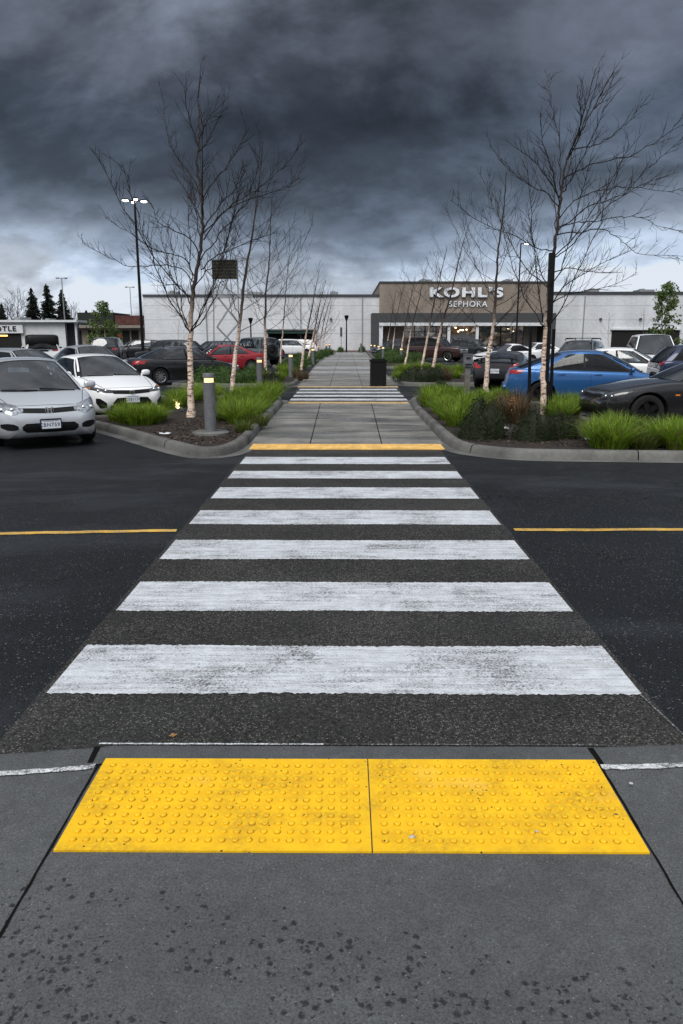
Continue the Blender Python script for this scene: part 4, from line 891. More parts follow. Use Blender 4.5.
# white takeaway building at the left
tk = thing('takeaway_building', 'low white building with black sign letters at the left photo edge', 'restaurant', (0, 0, 0)); YT = 78.0
spart('wall', lambda b: b.prism([(XZ(-150, 340, YT)[0], YT), (XZ(66, 340, YT)[0], YT), (XZ(66, 340, YT)[0] * 1.22, YT + 20), (XZ(-150, 340, YT)[0], YT + 20)], 0, XZ(66, 322, YT)[1]), plain('white_render', (.58, .60, .61), .8, var=.06, scale=1.5), tk); spart('coping', lambda b: slabpx(b, -151, 76.5, 320, 322.1, YT - .5, 3.2), M['store_white'], tk)
spart('side_recess', lambda b: slabpx(b, 66.1, 74, 323, 0, YT + 1.2, 1.4, z0=0), M['store_dark'], tk); spart('corner_post', lambda b: slabpx(b, 74.2, 76, 322.2, 0, YT + .1, .3, z0=0), M['store_white'], tk)
sf = spart('shopfront', lambda b: slabpx(b, -90, 20.5, 333.4, 0, YT - .08, .07, z0=0), M['dark'], tk); spart('sign_band', lambda b: slabpx(b, -90, 23, 325, 333.2, YT - .3, .28), M['store_white'], tk)
k_ = YT / 760; x_, z_ = XZ(-4.5, 328.9, YT - .36); o = text_mesh('sign_lettering', 'CHIPOTLE', 4.6 * k_ / .7, M['black_metal'], tk, (x_, YT - .32, z_), (math.pi / 2, 0, 0), .03, .012, 1.15)
bb = MB(); slabpx(bb, -2, 7, 335, 336.3, YT - .25, .16); obj('wall_lamp', bb, emit('warm_lamp', (1, .55, .15), 2.0), sf)
bb = MB(); slabpx(bb, 14, 20, 317, 319.8, YT + 6, 3); slabpx(bb, 45, 49, 318.4, 319.9, YT + 6, 2); obj('roof_unit', bb, M['steel'], tk)
# brown shops behind
bs = thing('shop_row', 'brown brick shop row with a dark mansard roof, between the white building and the store', 'shops', (0, 0, 0)); YB = 128.0
spart('wall', lambda b: slabpx(b, 70, 144, 326, 0, YB, 18, z0=0), M['tan'], bs); spart('mansard_roof', lambda b: slabpx(b, 77, 114, 312.5, 325, YB - .6, 10), plain('dark_green_roof', (.020, .026, .022), .8), bs)
spart('brick_parapet', lambda b: slabpx(b, 114.2, 143.6, 315.5, 325, YB - .3, 10), plain('red_brown_brick', (.085, .035, .030), .85, var=.3, scale=2), bs); spart('fascia', lambda b: slabpx(b, 72, 143.8, 325.2, 328, YB - 1.4, 1.4), plain('tan_fascia', (.22, .20, .17), .7), bs)
for q in (74, 88, 101, 112, 122, 131): spart('shop_window', lambda b: slabpx(b, q, q + 8, 330.5, 345, YB - .12, .1), M['dark'], bs)
bb = MB(); slabpx(bb, 117, 121, 334, 338, YB - .4, .2); obj('sign', bb, plain('red_shop_sign', (.45, .03, .04), .5), bs)
# steel sign frame in front of the store wall
yf = 98.0; sfm = thing('sign_tower', 'tall braced steel sign frame with a dark square panel rising above the pale store wall', 'sign', (0, 0, 0))
def fb(pts, w_, nm, m=M['steel']):
    b = MB(); P0, P1 = [Vector((*(lambda t: (t[0], yf, t[1]))(XZ(px, py, yf)),)) for px, py in pts]; b.tube([P0, P1], w_, 4); return obj(nm, b, m, sfm)
bb = MB(); slabpx(bb, 212.5, 236, 260.5, 278, yf - .2, .35); obj('panel', bb, plain('dark_mesh_panel', (.016, .018, .013), .8, var=.8, scale=9), sfm)
bb = MB()
for q in range(7): slabpx(bb, 214.5 + 3.1 * q, 215.1 + 3.1 * q, 261, 277.6, yf - .26, .05)
for q in range(5): slabpx(bb, 212.8, 235.8, 262.8 + 3.3 * q, 263.3 + 3.3 * q, yf - .25, .04)
obj('lattice', bb, plain('olive_lattice', (.07, .075, .05), .7), sfm)
bb = MB()
for a_, e_, c_, d_ in ((212, 236.6, 259.6, 260.6), (212, 236.6, 277.9, 278.9), (211.6, 212.6, 259.6, 278.9), (235.9, 236.9, 259.6, 278.9)): slabpx(bb, a_, e_, c_, d_, yf - .28, .5)
obj('panel_frame', bb, plain('olive_frame', (.045, .05, .035), .6), sfm)
for pts, w_, nm in ((((236.5, 258.6), (252.5, 258.6)), .12, 'top_beam'), (((213, 296.5), (253, 296.5)), .20, 'cross_beam'), (((237, 258.6), (240, 352)), .10, 'post'), (((213.5, 278), (214, 352)), .10, 'post'), (((217.5, 297), (238.5, 323)), .13, 'brace'), (((236.5, 297), (217, 327)), .13, 'brace'), (((238.5, 323), (217, 349)), .13, 'brace'), (((217, 327), (239, 350)), .13, 'brace'), (((220, 296), (228, 280)), .10, 'brace'), (((250, 259), (240, 297)), .08, 'brace')): fb(pts, w_, nm)
# ------------------------------------------------------------------ light poles, lanterns, posts
M['lamp_on'] = emit('lit_lamp', (1, .96, .88), 9); M['warm_on'] = emit('warm_bollard_lamp', (1, .60, .26), 1.3)
def light_pole(px, top, Y, label, heads, r=.11, lit=True, group='tall car park light poles'):
    p = atY(px, top, Y); t = thing('light_pole', label, 'light pole', (p.x, Y, 0), 0, group); b = MB(); b.lathe([(.30, 0), (.30, .7), (.26, .75), (.001, .75)], 16); obj('base', b, M['kerb'], t)
    b = MB(); b.tube([(0, 0, .7), (0, 0, p.z)], [r, r * .65], 8); obj('pole', b, M['steel'] if Y > 100 else M['black_metal'], t)
    for k in range(heads):
        a_ = math.pi / 2 * k + .35 if heads > 2 else math.pi * k + .2; c_ = Vector((math.cos(a_), math.sin(a_), 0)); b = MB(); b.tube([(0, 0, p.z - .05), c_ * .42 + Vector((0, 0, p.z - .02))], .035, 6); obj('arm', b, M['black_metal'], t)
        rt = Matrix.Rotation(a_, 3, 'Z'); b = MB(); b.box(c_ * .58 + Vector((0, 0, p.z)), (.42, .28, .08), 0, rt); h = obj('lamp_head', b, M['black_metal'], t)
        b = MB(); b.sup(c_ * .58 + Vector((0, 0, p.z - .06)), (.19, .13, .06), 2.4, 12, 8, 0, rt); obj('lens', b, M['lamp_on'] if lit else M['lamp'], h)
light_pole(134.5, 200, 52, 'tall dark light pole with four lit lamp heads against the storm cloud', 4)
light_pole(61.5, 278, 112, 'distant light pole in front of the conifers', 2, lit=False); light_pole(129.8, 287, 135, 'distant thin light pole left of the tall four-headed pole', 2, .09, False)
light_pole(521, 243, 74, 'slim light pole rising in front of the taupe store block, lamp lit at its top', 1, .09)
def lantern(px, top, Y, label):
    p = atY(px, top, Y); t = thing('lantern_post', label, 'lamp post', (p.x, Y, 0), 0, 'lantern posts along the store front'); b = MB(); b.tube([(0, 0, 0), (0, 0, p.z - .75)], [.10, .075], 8); obj('post', b, M['black_metal'], t)
    b = MB(); b.lathe([(.09, p.z - .75), (.30, p.z - .12), (.30, p.z - .08), (.001, p.z)], 8)
    obj('lantern', b, M['black_metal'], t); b = MB(); b.lathe([(.08, p.z - .68), (.285, p.z - .16)], 8, m=0); obj('lantern_glass', b, M['lamp'], t)
lantern(250.5, 317.5, 92, 'black lantern post against the pale wall, above the dark boxy off-roader'); lantern(346.5, 315, 101, 'black lantern post at the far end of the walkway')
t = thing('sign_post', 'thin grey post with a narrow dark sign left of the far lantern post', 'sign post', (atY(341.2, 340, 100).x, 100, 0)); b = MB(); b.tube([(0, 0, 0), (0, 0, 3.1)], .04, 6); obj('post', b, M['steel'], t); b = MB(); b.box((0, -.06, 2.55), (.28, .04, 1.15)); obj('sign_plate', b, M['store_dark'], t)
def bollard(px, py, label, lit=True, group='round walkway bollards', h=1.06, r=.105, foot=False):
    p = at(px, py); t = thing('bollard_light', label, 'bollard', (p.x, p.y, .085), rz=0, group=group); b = MB(); b.lathe([(r * 1.02, 0), (r, .02), (r, h - .165), (r * .9, h - .16)], 24); b.lathe([(r * .6, h - .162), (r * .6, h - .08)], 16)
    obj('post', b, M['bollard'], t, smooth=True); b = MB(); b.lathe([(r * .9, h - .085), (r, h - .08), (r, h - .012), (r * .92, h), (.001, h + .004)], 24); obj('cap', b, M['bollard'], t, smooth=True)
    b = MB(); b.lathe([(r * .80, h - .161), (r * .78, h - .115), (r * .80, h - .083)], 24); obj('lamp_ring', b, M['warm_on'] if lit else M['dark_lamp'], t, smooth=True)
    if foot: b = MB(); b.lathe([(.34, -.02), (.34, .045), (.31, .06), (.001, .06)], 28); obj('concrete_foot', b, M['kerb'], t, smooth=True)
M['bollard'] = plain('grey_bollard_paint', (.13, .135, .145), .5, .1, .15, 9)
bollard(211, 439, 'grey bollard light on a round concrete foot, nearest on the left bed', foot=True, h=1.10); bollard(260, 391, 'grey bollard light in the left bed beside the second birch'); bollard(291, 379, 'grey bollard light behind the dark round shrub on the left bed')
for px, py, s_ in ((313, 365, 'beside the wavy left kerb'), (318, 358, 'just beyond the wavy left kerb'), (326.5, 354, 'near the far left end of the walkway'), (329.5, 353, 'at the far left end of the walkway')): bollard(px, py, 'small distant lit bollard ' + s_)
for px, py, s_ in ((401, 364, 'in front of the maroon suv'), (383, 361, 'right above the black litter bin, rightmost of its row'), (378.5, 358, 'above the black litter bin, second from the right'), (374.5, 356, 'above the black litter bin, second from the left'), (371, 355, 'above the left corner of the black litter bin')): bollard(px, py, 'small distant lit bollard ' + s_)
bollard(361, 353, 'distant unlit grey bollard in front of the pale store wall', False)
p = at(466.5, 399); t = thing('square_bollard', 'weathered square grey bollard with two dark slots in the right bed', 'bollard', (p.x, p.y, .085)); b = MB(); b.box((0, 0, .45), (.155, .155, .9)); obj('post', b, plain('weathered_grey_wood', (.13, .125, .115), .8, var=.3, scale=5), t)
b = MB(); b.box((0, 0, 1.06), (.25, .25, .34)); b.box((0, 0, 1.24), (.28, .28, .03)); hd_ = obj('head', b, M['bollard'], t); b = MB(); b.box((-.01, -.124, 1.13), (.13, .02, .06)); obj('slot', b, M['dark'], hd_); b = MB(); b.box((0, -.124, .945), (.20, .02, .05)); obj('slot', b, M['dark'], hd_)
def post(px0, py0, px1, py1, label, w_, sleeve=None, nm='stake_post', dY=0.0):
    p0 = at(px0, py0); p0.y += dY; p1 = atY(px1, py1, p0.y); t = thing(nm, label, 'post', (p0.x, p0.y, .08)); d = Vector((p1.x - p0.x, 0, p1.z - .08)); b = MB()
    u = d.normalized(); b.tube([(0, 0, 0), d], w_, 4); obj('post', b, M['black_metal'], t)
    if sleeve: b = MB(); b.tube([d * sleeve, d * 1.004], w_ * 1.55, 4); obj('sleeve', b, M['plastic'], t)
post(529.5, 416, 530.5, 327, 'thin black stake post left of the near right birch', .045, dY=.1)
post(545, 419, 552, 253.5, 'tall black square post with a thicker sleeve at the top, beside the near right birch', .055, .58, 'tall_post')
post(551.5, 417, 554, 329, 'thin black stake post right of the near right birch', .045, dY=.2)
p = at(378, 386.5); pl = thing('litter_bin', 'black square litter bin standing on the walkway', 'litter bin', (p.x, p.y, .016)); b = MB(); b.box((0, 0, .46), (.60, .60, .90)); obj('body', b, M['plastic'], pl)
b = MB(); b.box((0, 0, .95), (.66, .66, .07)); b.box((0, 0, 1.0), (.5, .5, .04)); obj('lid', b, M['black_metal'], pl)
b = MB()
for q in (-.2, 0, .2): b.box((q, -.302, .46), (.02, .02, .82))
obj('slat_trim', b, M['black_metal'], pl)
# ------------------------------------------------------------------ trees
def crown_tubes(b, limbs, rg, spacing, tw, n1=4, up=.35, lvl2=True, tk=1.0):
    """limbs: (points, r0, r1); adds each limb and the twigs growing from it"""
    for pts, r0, r1 in limbs:
        P = [Vector(q) for q in pts]; Q = []
        for i in range(len(P) - 1):
            p0, p1, p2, p3 = P[max(i - 1, 0)], P[i], P[i + 1], P[min(i + 2, len(P) - 1)]
            for k in range(4):
                u = k / 4; Q.append(.5 * (2 * p1 + (p2 - p0) * u + (2 * p0 - 5 * p1 + 4 * p2 - p3) * u * u + (3 * p1 - p0 - 3 * p2 + p3) * u ** 3))
        Q.append(P[-1]); L_ = sum((Q[i + 1] - Q[i]).length for i in range(len(Q) - 1))
        for i in range(1, len(Q) - 1): Q[i] = Q[i] + Vector((rg.gauss(0, 1), rg.gauss(0, 1), rg.gauss(0, 1))) * L_ * .006
        b.tube(Q, [r0 + (r1 - r0) * (i / (len(Q) - 1)) ** .8 for i in range(len(Q))], 5 if r0 > .012 else 4, cap=False)
        d = rg.uniform(.3, .6) * spacing * 2; acc = 0
        for i in range(len(Q) - 1):
            seg = Q[i + 1] - Q[i]; sl = seg.length; acc += sl
            if acc < max(.15 * L_, .12): continue
            while d < sl:
                base = Q[i] + seg * (d / sl); d += spacing * rg.uniform(.6, 1.5); tg = seg.normalized(); a_ = rg.uniform(0, 2 * math.pi); o_ = tg.orthogonal().normalized(); o_ = (Matrix.Rotation(a_, 3, tg) @ o_)
                dr = (tg * .85 + o_ * rg.uniform(.45, .95) + Vector((0, 0, up))).normalized(); ln = tw * rg.uniform(.35, 1.15) * (1.15 - .55 * acc / L_); pp = [base]
                for k in range(n1): dr = (dr + Vector((rg.gauss(0, .10), rg.gauss(0, .10), rg.gauss(.05, .08)))).normalized(); pp.append(pp[-1] + dr * ln / n1)
                rr = min(r1 + (r0 - r1) * .3, .0064) * tk; b.tube(pp, [rr * (1 - .68 * k / n1) for k in range(n1 + 1)], 3, cap=False)
                if lvl2:
                    for k in range(rg.randint(1, 3)):
                        j = rg.randint(1, n1 - 1); t2 = (pp[j + 1] - pp[j]).normalized(); o2 = Matrix.Rotation(rg.uniform(0, 6.3), 3, t2) @ t2.orthogonal().normalized(); d2 = (t2 + o2 * .75 + Vector((0, 0, .12))).normalized(); l2 = ln * rg.uniform(.25, .6)
                        b.tube([pp[j], pp[j] + d2 * l2 * .5, pp[j] + (d2 + Vector((0, 0, .15))).normalized() * l2], [rr * .6, rr * .45, rr * .25], 3, cap=False)
            d -= sl
def make_tree(name, label, cat, base, trunk, r0, limbs, rg, spacing, tw, group=None, bark=None, lvl2=True, tk=1.0):
    t = thing(name, label, cat, base, 0, group); b = MB(); P = [Vector(q) for q in trunk]; Q = []
    for i in range(len(P) - 1):
        for k in range(6): u = k / 6; Q.append(P[i].lerp(P[i + 1], u))
    Q.append(P[-1]); Q = [q + (Vector((rg.gauss(0, 1), rg.gauss(0, 1), 0)) * .010 if 0 < i < len(Q) - 1 else Vector()) for i, q in enumerate(Q)]; n = len(Q); H_ = Q[-1].z
    rad = lambda z: max(.007, r0 * (1 - .93 * max(0, z / H_) ** .75)) * (1.25 if z < .15 else 1)
    b.tube(Q, [rad(q.z) * rg.uniform(.93, 1.07) for q in Q], 10); obj('trunk', b, bark or M['bark'], t, smooth=True, ang=70)
    b = MB(); crown_tubes(b, limbs, rg, spacing, tw, lvl2=lvl2, tk=tk); obj('crown', b, M['twig'], t); return t
def px_tree(label, base_px, Y, trunk_px, limbs_px, r0, seed, group, spacing=.125, tw=.72):
    rg = random.Random(seed); p0 = at(*base_px); p0 = Vector((atY(base_px[0], base_px[1], Y).x, Y, .07))
    tr = [Vector((0, 0, 0))] + [atY(x, y, Y) - p0 for x, y in trunk_px]; limbs = []
    top = tr[-1]; limbs.append(([tr[-3], tr[-2], tr[-1]], .018, .005))
    for L_ in limbs_px:
        dy = rg.uniform(-1.6, 1.6); n = len(L_); limbs.append(([atY(x, y, Y + dy * (k / (n - 1)) ** 1.2) - p0 for k, (x, y) in enumerate(L_)], .0150, .0040))
    # limbs that point towards and away from the viewer, which the photograph foreshortens
    for k in range(12):
        z = tr[2].z + (top.z - tr[2].z) * rg.uniform(.05, .75); i = max(j for j in range(len(tr)) if tr[j].z <= z); a_ = tr[i].lerp(tr[min(i + 1, len(tr) - 1)], .5 if i + 1 < len(tr) else 0); az = rg.choice([1, -1]) * math.pi / 2 + rg.uniform(-.7, .7); l_ = (top.z - a_.z) * rg.uniform(.3, .5) + .4
        d = Vector((math.cos(az), math.sin(az), 0)); limbs.append(([a_, a_ + d * l_ * .35 + Vector((0, 0, l_ * .25)), a_ + d * l_ * .75 + Vector((0, 0, l_ * .75)), a_ + d * l_ + Vector((0, 0, l_ * 1.15))], .016, .004))
    return make_tree('birch_tree', label, 'tree', p0, tr, r0, limbs, rg, spacing, tw, group)
z1 = lambda pts: [(80 + x / 2.732, 50 + y / 2.732) for x, y in pts]
z2 = lambda pts: [(430 + x / 2.7, 50 + y / 2.7) for x, y in pts]
GB = 'young birch trees along the walkway'
px_tree('tallest bare birch on the left bed, behind the bollard with a round foot', (191, 421), 16.9, [(190.5, 390), (189.5, 350)] + z1([(303, 720), (312, 640), (326, 560), (336, 480), (333, 420), (330, 380), (318, 310), (325, 250), (325, 200), (323, 130), (326, 95), (328, 74)]),
    [z1(q) for q in ([(338, 520), (380, 455), (430, 415), (480, 385), (540, 335), (605, 255)], [(330, 575), (370, 520), (420, 455), (455, 420), (475, 350), (495, 250)], [(330, 385), (300, 340), (262, 290), (237, 220), (228, 135)], [(334, 410), (360, 365), (395, 325), (430, 270), (462, 210)],
     [(318, 625), (285, 570), (240, 555), (190, 540), (130, 495), (68, 458)], [(312, 640), (280, 600), (220, 588), (140, 592), (60, 560), (5, 525)], [(328, 560), (300, 515), (250, 490), (215, 470), (193, 415)], [(322, 260), (300, 190), (288, 130), (289, 75)], [(326, 245), (345, 200), (362, 170), (372, 150)],
     [(335, 470), (305, 410), (280, 370), (262, 340)], [(308, 660), (345, 605), (390, 590), (450, 575)], [(304, 700), (275, 645), (235, 640), (190, 620)], [(336, 490), (370, 440), (420, 380), (440, 320)], [(338, 500), (400, 440), (500, 395), (570, 370), (600, 350)], [(330, 600), (380, 560), (470, 520), (540, 500)])], .082, 11, GB)
px_tree('large spreading birch on the right bed beside the tall black square post', (543.5, 419), 17.4, [(543, 390), (544, 350)] + z2([(318, 690), (328, 600), (338, 520), (345, 470), (352, 410), (358, 360), (362, 320), (380, 270), (400, 230), (442, 158), (474, 95), (496, 58)]),
    [z2(q) for q in ([(354, 390), (350, 320), (350, 260), (335, 180), (320, 120), (322, 65)], [(346, 465), (380, 415), (440, 385), (530, 370), (610, 380), (690, 372)], [(345, 480), (380, 468), (450, 462), (530, 450), (590, 460), (690, 497)], [(362, 350), (400, 325), (440, 308), (540, 285), (620, 240), (672, 195)],
     [(384, 268), (420, 262), (470, 248), (505, 220), (540, 190), (578, 140)], [(350, 425), (310, 385), (270, 365), (200, 310), (163, 255)], [(342, 500), (400, 490), (470, 482), (510, 510), (560, 545), (690, 558)], [(336, 560), (380, 530), (440, 460), (540, 370), (620, 290), (690, 235)], [(338, 540), (300, 540), (235, 505), (150, 470), (55, 405)],
     [(325, 690), (360, 665), (410, 650), (480, 640), (560, 600)], [(322, 700), (360, 640), (420, 600), (500, 560), (560, 530)], [(350, 400), (320, 350), (280, 300), (240, 270), (215, 250)], [(350, 420), (330, 330), (305, 250), (300, 200)], [(400, 230), (410, 180), (398, 120)], [(440, 160), (470, 130), (500, 60)], [(344, 490), (420, 430), (500, 400), (600, 350), (670, 330)], [(334, 600), (380, 590), (450, 600), (520, 600)])], .080, 23, GB)
def auto_tree(label, base_px, top_px, seed, n=15, r0=.07, group=GB, spread=.42, spacing=.22, tw=.7, Yo=None, name='birch_tree', bark=None, first=.24, lvl2=True, tk=1.0):
    rg = random.Random(seed); p0 = at(*base_px); Y = Yo or p0.y; p0 = Vector((atY(base_px[0], base_px[1], Y).x, Y, .05)); tp = atY(*top_px, Y) - p0; H_ = tp.z; tr = [Vector((0, 0, 0))]
    for k in range(1, 7): u = k / 6; tr.append(Vector((tp.x * u ** 1.15, rg.gauss(0, .06) * H_ * .1, H_ * u)) + Vector((rg.gauss(0, .006) * H_ * (1 if k < 6 else 0), 0, 0)))
    limbs = [([tr[-3], tr[-2], tr[-1]], .014, .004)]
    for k in range(n):
        u = first + (1 - first - .12) * (k + rg.random() * .7) / n; i = int(u * 6); a_ = tr[i].lerp(tr[min(i + 1, 6)], u * 6 - i); az = k * 2.4 + rg.uniform(-.5, .5); l_ = H_ * spread * (1.12 - u) * rg.uniform(.75, 1.2); d = Vector((math.cos(az), math.sin(az), 0)); w_ = rg.uniform(.75, 1.25)
        limbs.append(([a_, a_ + d * l_ * .35 + Vector((0, 0, l_ * .22)), a_ + d * l_ * .7 + Vector((0, 0, l_ * .62 * w_)), a_ + d * l_ * .95 + Vector((0, 0, l_ * 1.05 * w_))], max(.007, r0 * .20 * (1.1 - u)), .0032))
    return make_tree(name, label, 'tree', p0, tr, r0, limbs, rg, spacing, tw, group, bark, lvl2, tk)
auto_tree('birch with mottled trunk behind the tallest left birch, at the second bollard', (232, 394), (263, 142), 31, 20, .085, tw=.9)
auto_tree('slim birch right of the mottled birch, in front of the boxy off-roader', (266, 377), (272, 195), 5, 18, .085)
auto_tree('thin birch rising over the left kerb in front of the small white hatchback', (281, 372), (290, 235), 6, 12, .05)
for i, (bx_, tx, ty, s_) in enumerate(((301, 320, 268, 'leaning birch at the wavy left kerb, first of the far row'), (307, 326, 280, 'leaning birch in the far left row, second along'), (311, 330, 285, 'leaning birch in the far left row, third along'), (316, 333, 290, 'leaning birch in the far left row, fourth along'), (321, 332, 300, 'leaning birch nearest the store in the far left row'))):
    auto_tree(s_, (bx_, (371, 366, 362, 358.5, 356)[i]), (tx, ty), 50 + i, 14, .085, spread=.36, spacing=.3)
auto_tree('birch with peeling pale trunk in the right bed behind the square grey bollard', (486, 394), (506, 172), 77, 22, .092, tw=.95)
auto_tree('birch leaning right in the second right bed, in front of the store sign', (432, 374), (470, 222), 78, 17, .095, tw=.85)
auto_tree('twin-like birch just left of the one under the store sign', (421, 372), (447, 248), 79, 15, .085)
for i, (bx_, by, tx, ty, s_) in enumerate(((405, 366, 428, 262, 'slim birch in front of the maroon suv tail'), (399.5, 362, 416, 275, 'slim birch left of the maroon suv'), (391, 359, 404, 283, 'thin birch behind the litter bin, in front of the beige panel'), (386, 357, 396, 290, 'thinnest birch above the litter bin, nearest the store on the right'))): auto_tree(s_, (bx_, by), (tx, ty), 90 + i, 13, .075, spread=.34, spacing=.3)
GS = 'bare saplings by the building walls'
for px, py, ty, Y, s_ in ((178, 349, 318, 95, 'small bare sapling by the pale wall behind the black sedan'), (24, 347, 322, 70, 'small bare sapling in front of the white takeaway building'), (608, 350, 312, 98, 'small bare sapling by the pale wall right of the store entrance'), (643, 350, 308, 92, 'bare sapling beside the small leafy tree on the right')):
    auto_tree(s_, (px, py), (px + 1, ty), int(px), 10, .05, GS, .4, .35, .7, Yo=Y, name='bare_sapling', lvl2=False)
def leaves(b, pts, rg, size, n, flat=.6):
    for c, rad in pts:
        for _ in range(n):
            while True:
                q = Vector((rg.uniform(-1, 1), rg.uniform(-1, 1), rg.uniform(-1, 1)))
                if q.length < 1: break
            q = q.normalized() * q.length ** .5; p = c + Vector((q.x * rad.x, q.y * rad.y, q.z * rad.z)); nrm = (q + Vector((rg.gauss(0, .5), rg.gauss(0, .5), rg.gauss(.2, .5)))).normalized(); u = nrm.orthogonal().normalized(); u = Matrix.Rotation(rg.uniform(0, 6.3), 3, nrm) @ u; v = nrm.cross(u); s_ = size * rg.uniform(.6, 1.3)
            b.add([p - u * s_, p + v * s_ * flat, p + u * s_, p - v * s_ * flat], [(0, 1, 2, 3)])
def leafy_tree(label, px, py, ty, Y, seed, wd):
    rg = random.Random(seed); t = auto_tree(label, (px, py), (px, ty + 3), seed, 12, .08, 'small leafy street trees', .30, .4, .6, Yo=Y, name='street_tree', lvl2=False); H_ = atY(px, ty, Y).z; b = MB(); cl = []
    for k in range(64): u = rg.uniform(.20, 1.0); w_ = wd * (1.08 - u) ** .7 * 1.1; a_ = rg.uniform(0, 6.3); cl.append((Vector((math.cos(a_) * w_ * rg.random() ** .6, math.sin(a_) * w_ * rg.random() ** .6, H_ * u)), Vector((.50, .50, .40)) * rg.uniform(.5, 1.2)))
    leaves(b, cl, rg, .12, 34); obj('leaves', b, M['leaf'], t)
leafy_tree('small leafy green street tree in front of the brown shops', 105, 350, 304, 78, 7, 1.9); leafy_tree('small leafy green street tree by the pale wall at the right photo edge', 662, 350, 284, 70, 8, 1.7)
def conifer(label, px, ty, Y, seed, wd):
    rg = random.Random(seed); p = atY(px, ty, Y); H_ = p.z; t = thing('conifer_tree', label, 'tree', (p.x, Y, 0), 0, 'dark conifers on the skyline'); b = MB(); b.tube([(0, 0, 0), (0, 0, H_)], [.3, .03], 7); obj('trunk', b, M['twig'], t); b = MB(); z = H_ * .12
    while z < H_ * .99:
        u = z / H_; rw = wd * (1 - u) ** .8 * rg.uniform(.7, 1.15) + .12
        for k in range(int(7 + 7 * (1 - u))):
            a_ = rg.uniform(0, 6.3); d = Vector((math.cos(a_), math.sin(a_), 0)); sd = Vector((-d.y, d.x, 0)); l_ = rw * rg.uniform(.6, 1.15)
            for j in range(4):
                c_ = Vector((0, 0, z)) + d * l_ * (j + .5) / 4 + Vector((0, 0, -l_ * .28 * ((j + .5) / 4) ** 1.3)); w_ = l_ * .26 * (1.15 - j / 4); b.add([c_ - sd * w_ - d * .1 * l_ + Vector((0, 0, rg.gauss(-.15, .15))), c_ + d * l_ * .22, c_ + sd * w_ - d * .1 * l_ + Vector((0, 0, rg.gauss(-.15, .15))), c_ - d * .16 * l_ + Vector((0, 0, .18))], [(0, 1, 2, 3)])
        z += H_ * .016 * rg.uniform(.7, 1.3)
    obj('crown', b, M['needle'], t)
for px, ty, Y, s_, wd, lb in ((31, 287.5, 165, 1, 3.4, 'dark conifer, left of the three on the skyline'), (46, 283, 165, 2, 3.8, 'tallest dark conifer in the middle of the skyline three'), (61, 289, 168, 3, 3.5, 'dark conifer right of the tallest, behind the distant light pole'), (1, 303, 170, 4, 2.2, 'shorter dark conifer at the left photo edge'), (86, 310, 185, 5, 2.2, 'small conifer tip peeking over the brown shop roof')): conifer(lb, px, ty, Y, s_, wd)
for px, ty, lb in ((18, 294, 'broad bare tree on the skyline left of the conifers'), (8, 305, 'low bare tree on the skyline at the left photo edge'), (72, 306, 'bare tree on the skyline right of the conifers')): auto_tree(lb, (px, 348), (px, ty), px, 26, .26, 'bare skyline trees', .44, .6, 3.0, Yo=160, name='bare_tree', lvl2=True, tk=5.0)
# ------------------------------------------------------------------ plants in the beds
def grass_mesh(seed, n, h, rad, spread, wd=.007):
    rg = random.Random(seed); b = MB()
    for _ in range(n):
        a_ = rg.uniform(0, 6.3); rr = rad * rg.random() ** .6; p = Vector((math.cos(a_) * rr, math.sin(a_) * rr, 0)); a2 = a_ + rg.gauss(0, .7); d = Vector((math.cos(a2), math.sin(a2), 0)); l_ = h * rg.uniform(.40, 1.2); ou = spread * rg.uniform(.3, 1.2) * (.4 + rr / rad); sd = Vector((-d.y, d.x, 0)) * wd * rg.uniform(.7, 1.3); vs_ = []
        for k in range(4):
            u = k / 3; c_ = p + d * l_ * ou * u ** 1.7 + Vector((0, 0, l_ * (u - .38 * ou * u ** 2.4))); wk = (1, .9, .62, .05)[k]; vs_ += [c_ - sd * wk, c_ + sd * wk]
        b.add(vs_, [(0, 1, 3, 2), (2, 3, 5, 4), (4, 5, 7, 6)], 1 if rg.random() < .10 else 0)
    return b
def shrub_mesh(seed, n=2600, size=.022):
    rg = random.Random(seed); b = MB(); ph = [rg.uniform(0, 6.3) for _ in range(6)]
    def rad(a_, f): return 1 + .10 * math.sin(3 * a_ + ph[0]) + .08 * math.sin(5 * a_ + ph[1] + 2 * f) + .07 * math.sin(4 * f + ph[2] + a_)
    core = []
    for i in range(9):
        f = math.pi / 2 * (i / 8); core.append([(.78 * rad(a_, f) * math.cos(f) * math.cos(a_), .78 * rad(a_, f) * math.cos(f) * math.sin(a_), .8 * rad(a_, f) * math.sin(f)) for a_ in [2 * math.pi * k / 18 for k in range(19)]])
    b.grid(core)
    for _ in range(n):
        a_ = rg.uniform(0, 6.283); f = math.asin(rg.random()); k = rad(a_, f) * rg.uniform(.74, 1.06); p = Vector((k * math.cos(f) * math.cos(a_), k * math.cos(f) * math.sin(a_), k * math.sin(f))); nr = (p.normalized() + Vector((rg.gauss(0, .6), rg.gauss(0, .6), rg.gauss(.1, .6)))).normalized(); u = Matrix.Rotation(rg.uniform(0, 6.3), 3, nr) @ nr.orthogonal().normalized(); v = nr.cross(u); s_ = size * rg.uniform(.7, 1.6)
        b.add([p - u * s_ * 1.5, p + v * s_ * .6, p + u * s_ * 1.5, p - v * s_ * .6], [(0, 1, 2, 3)])
    return b
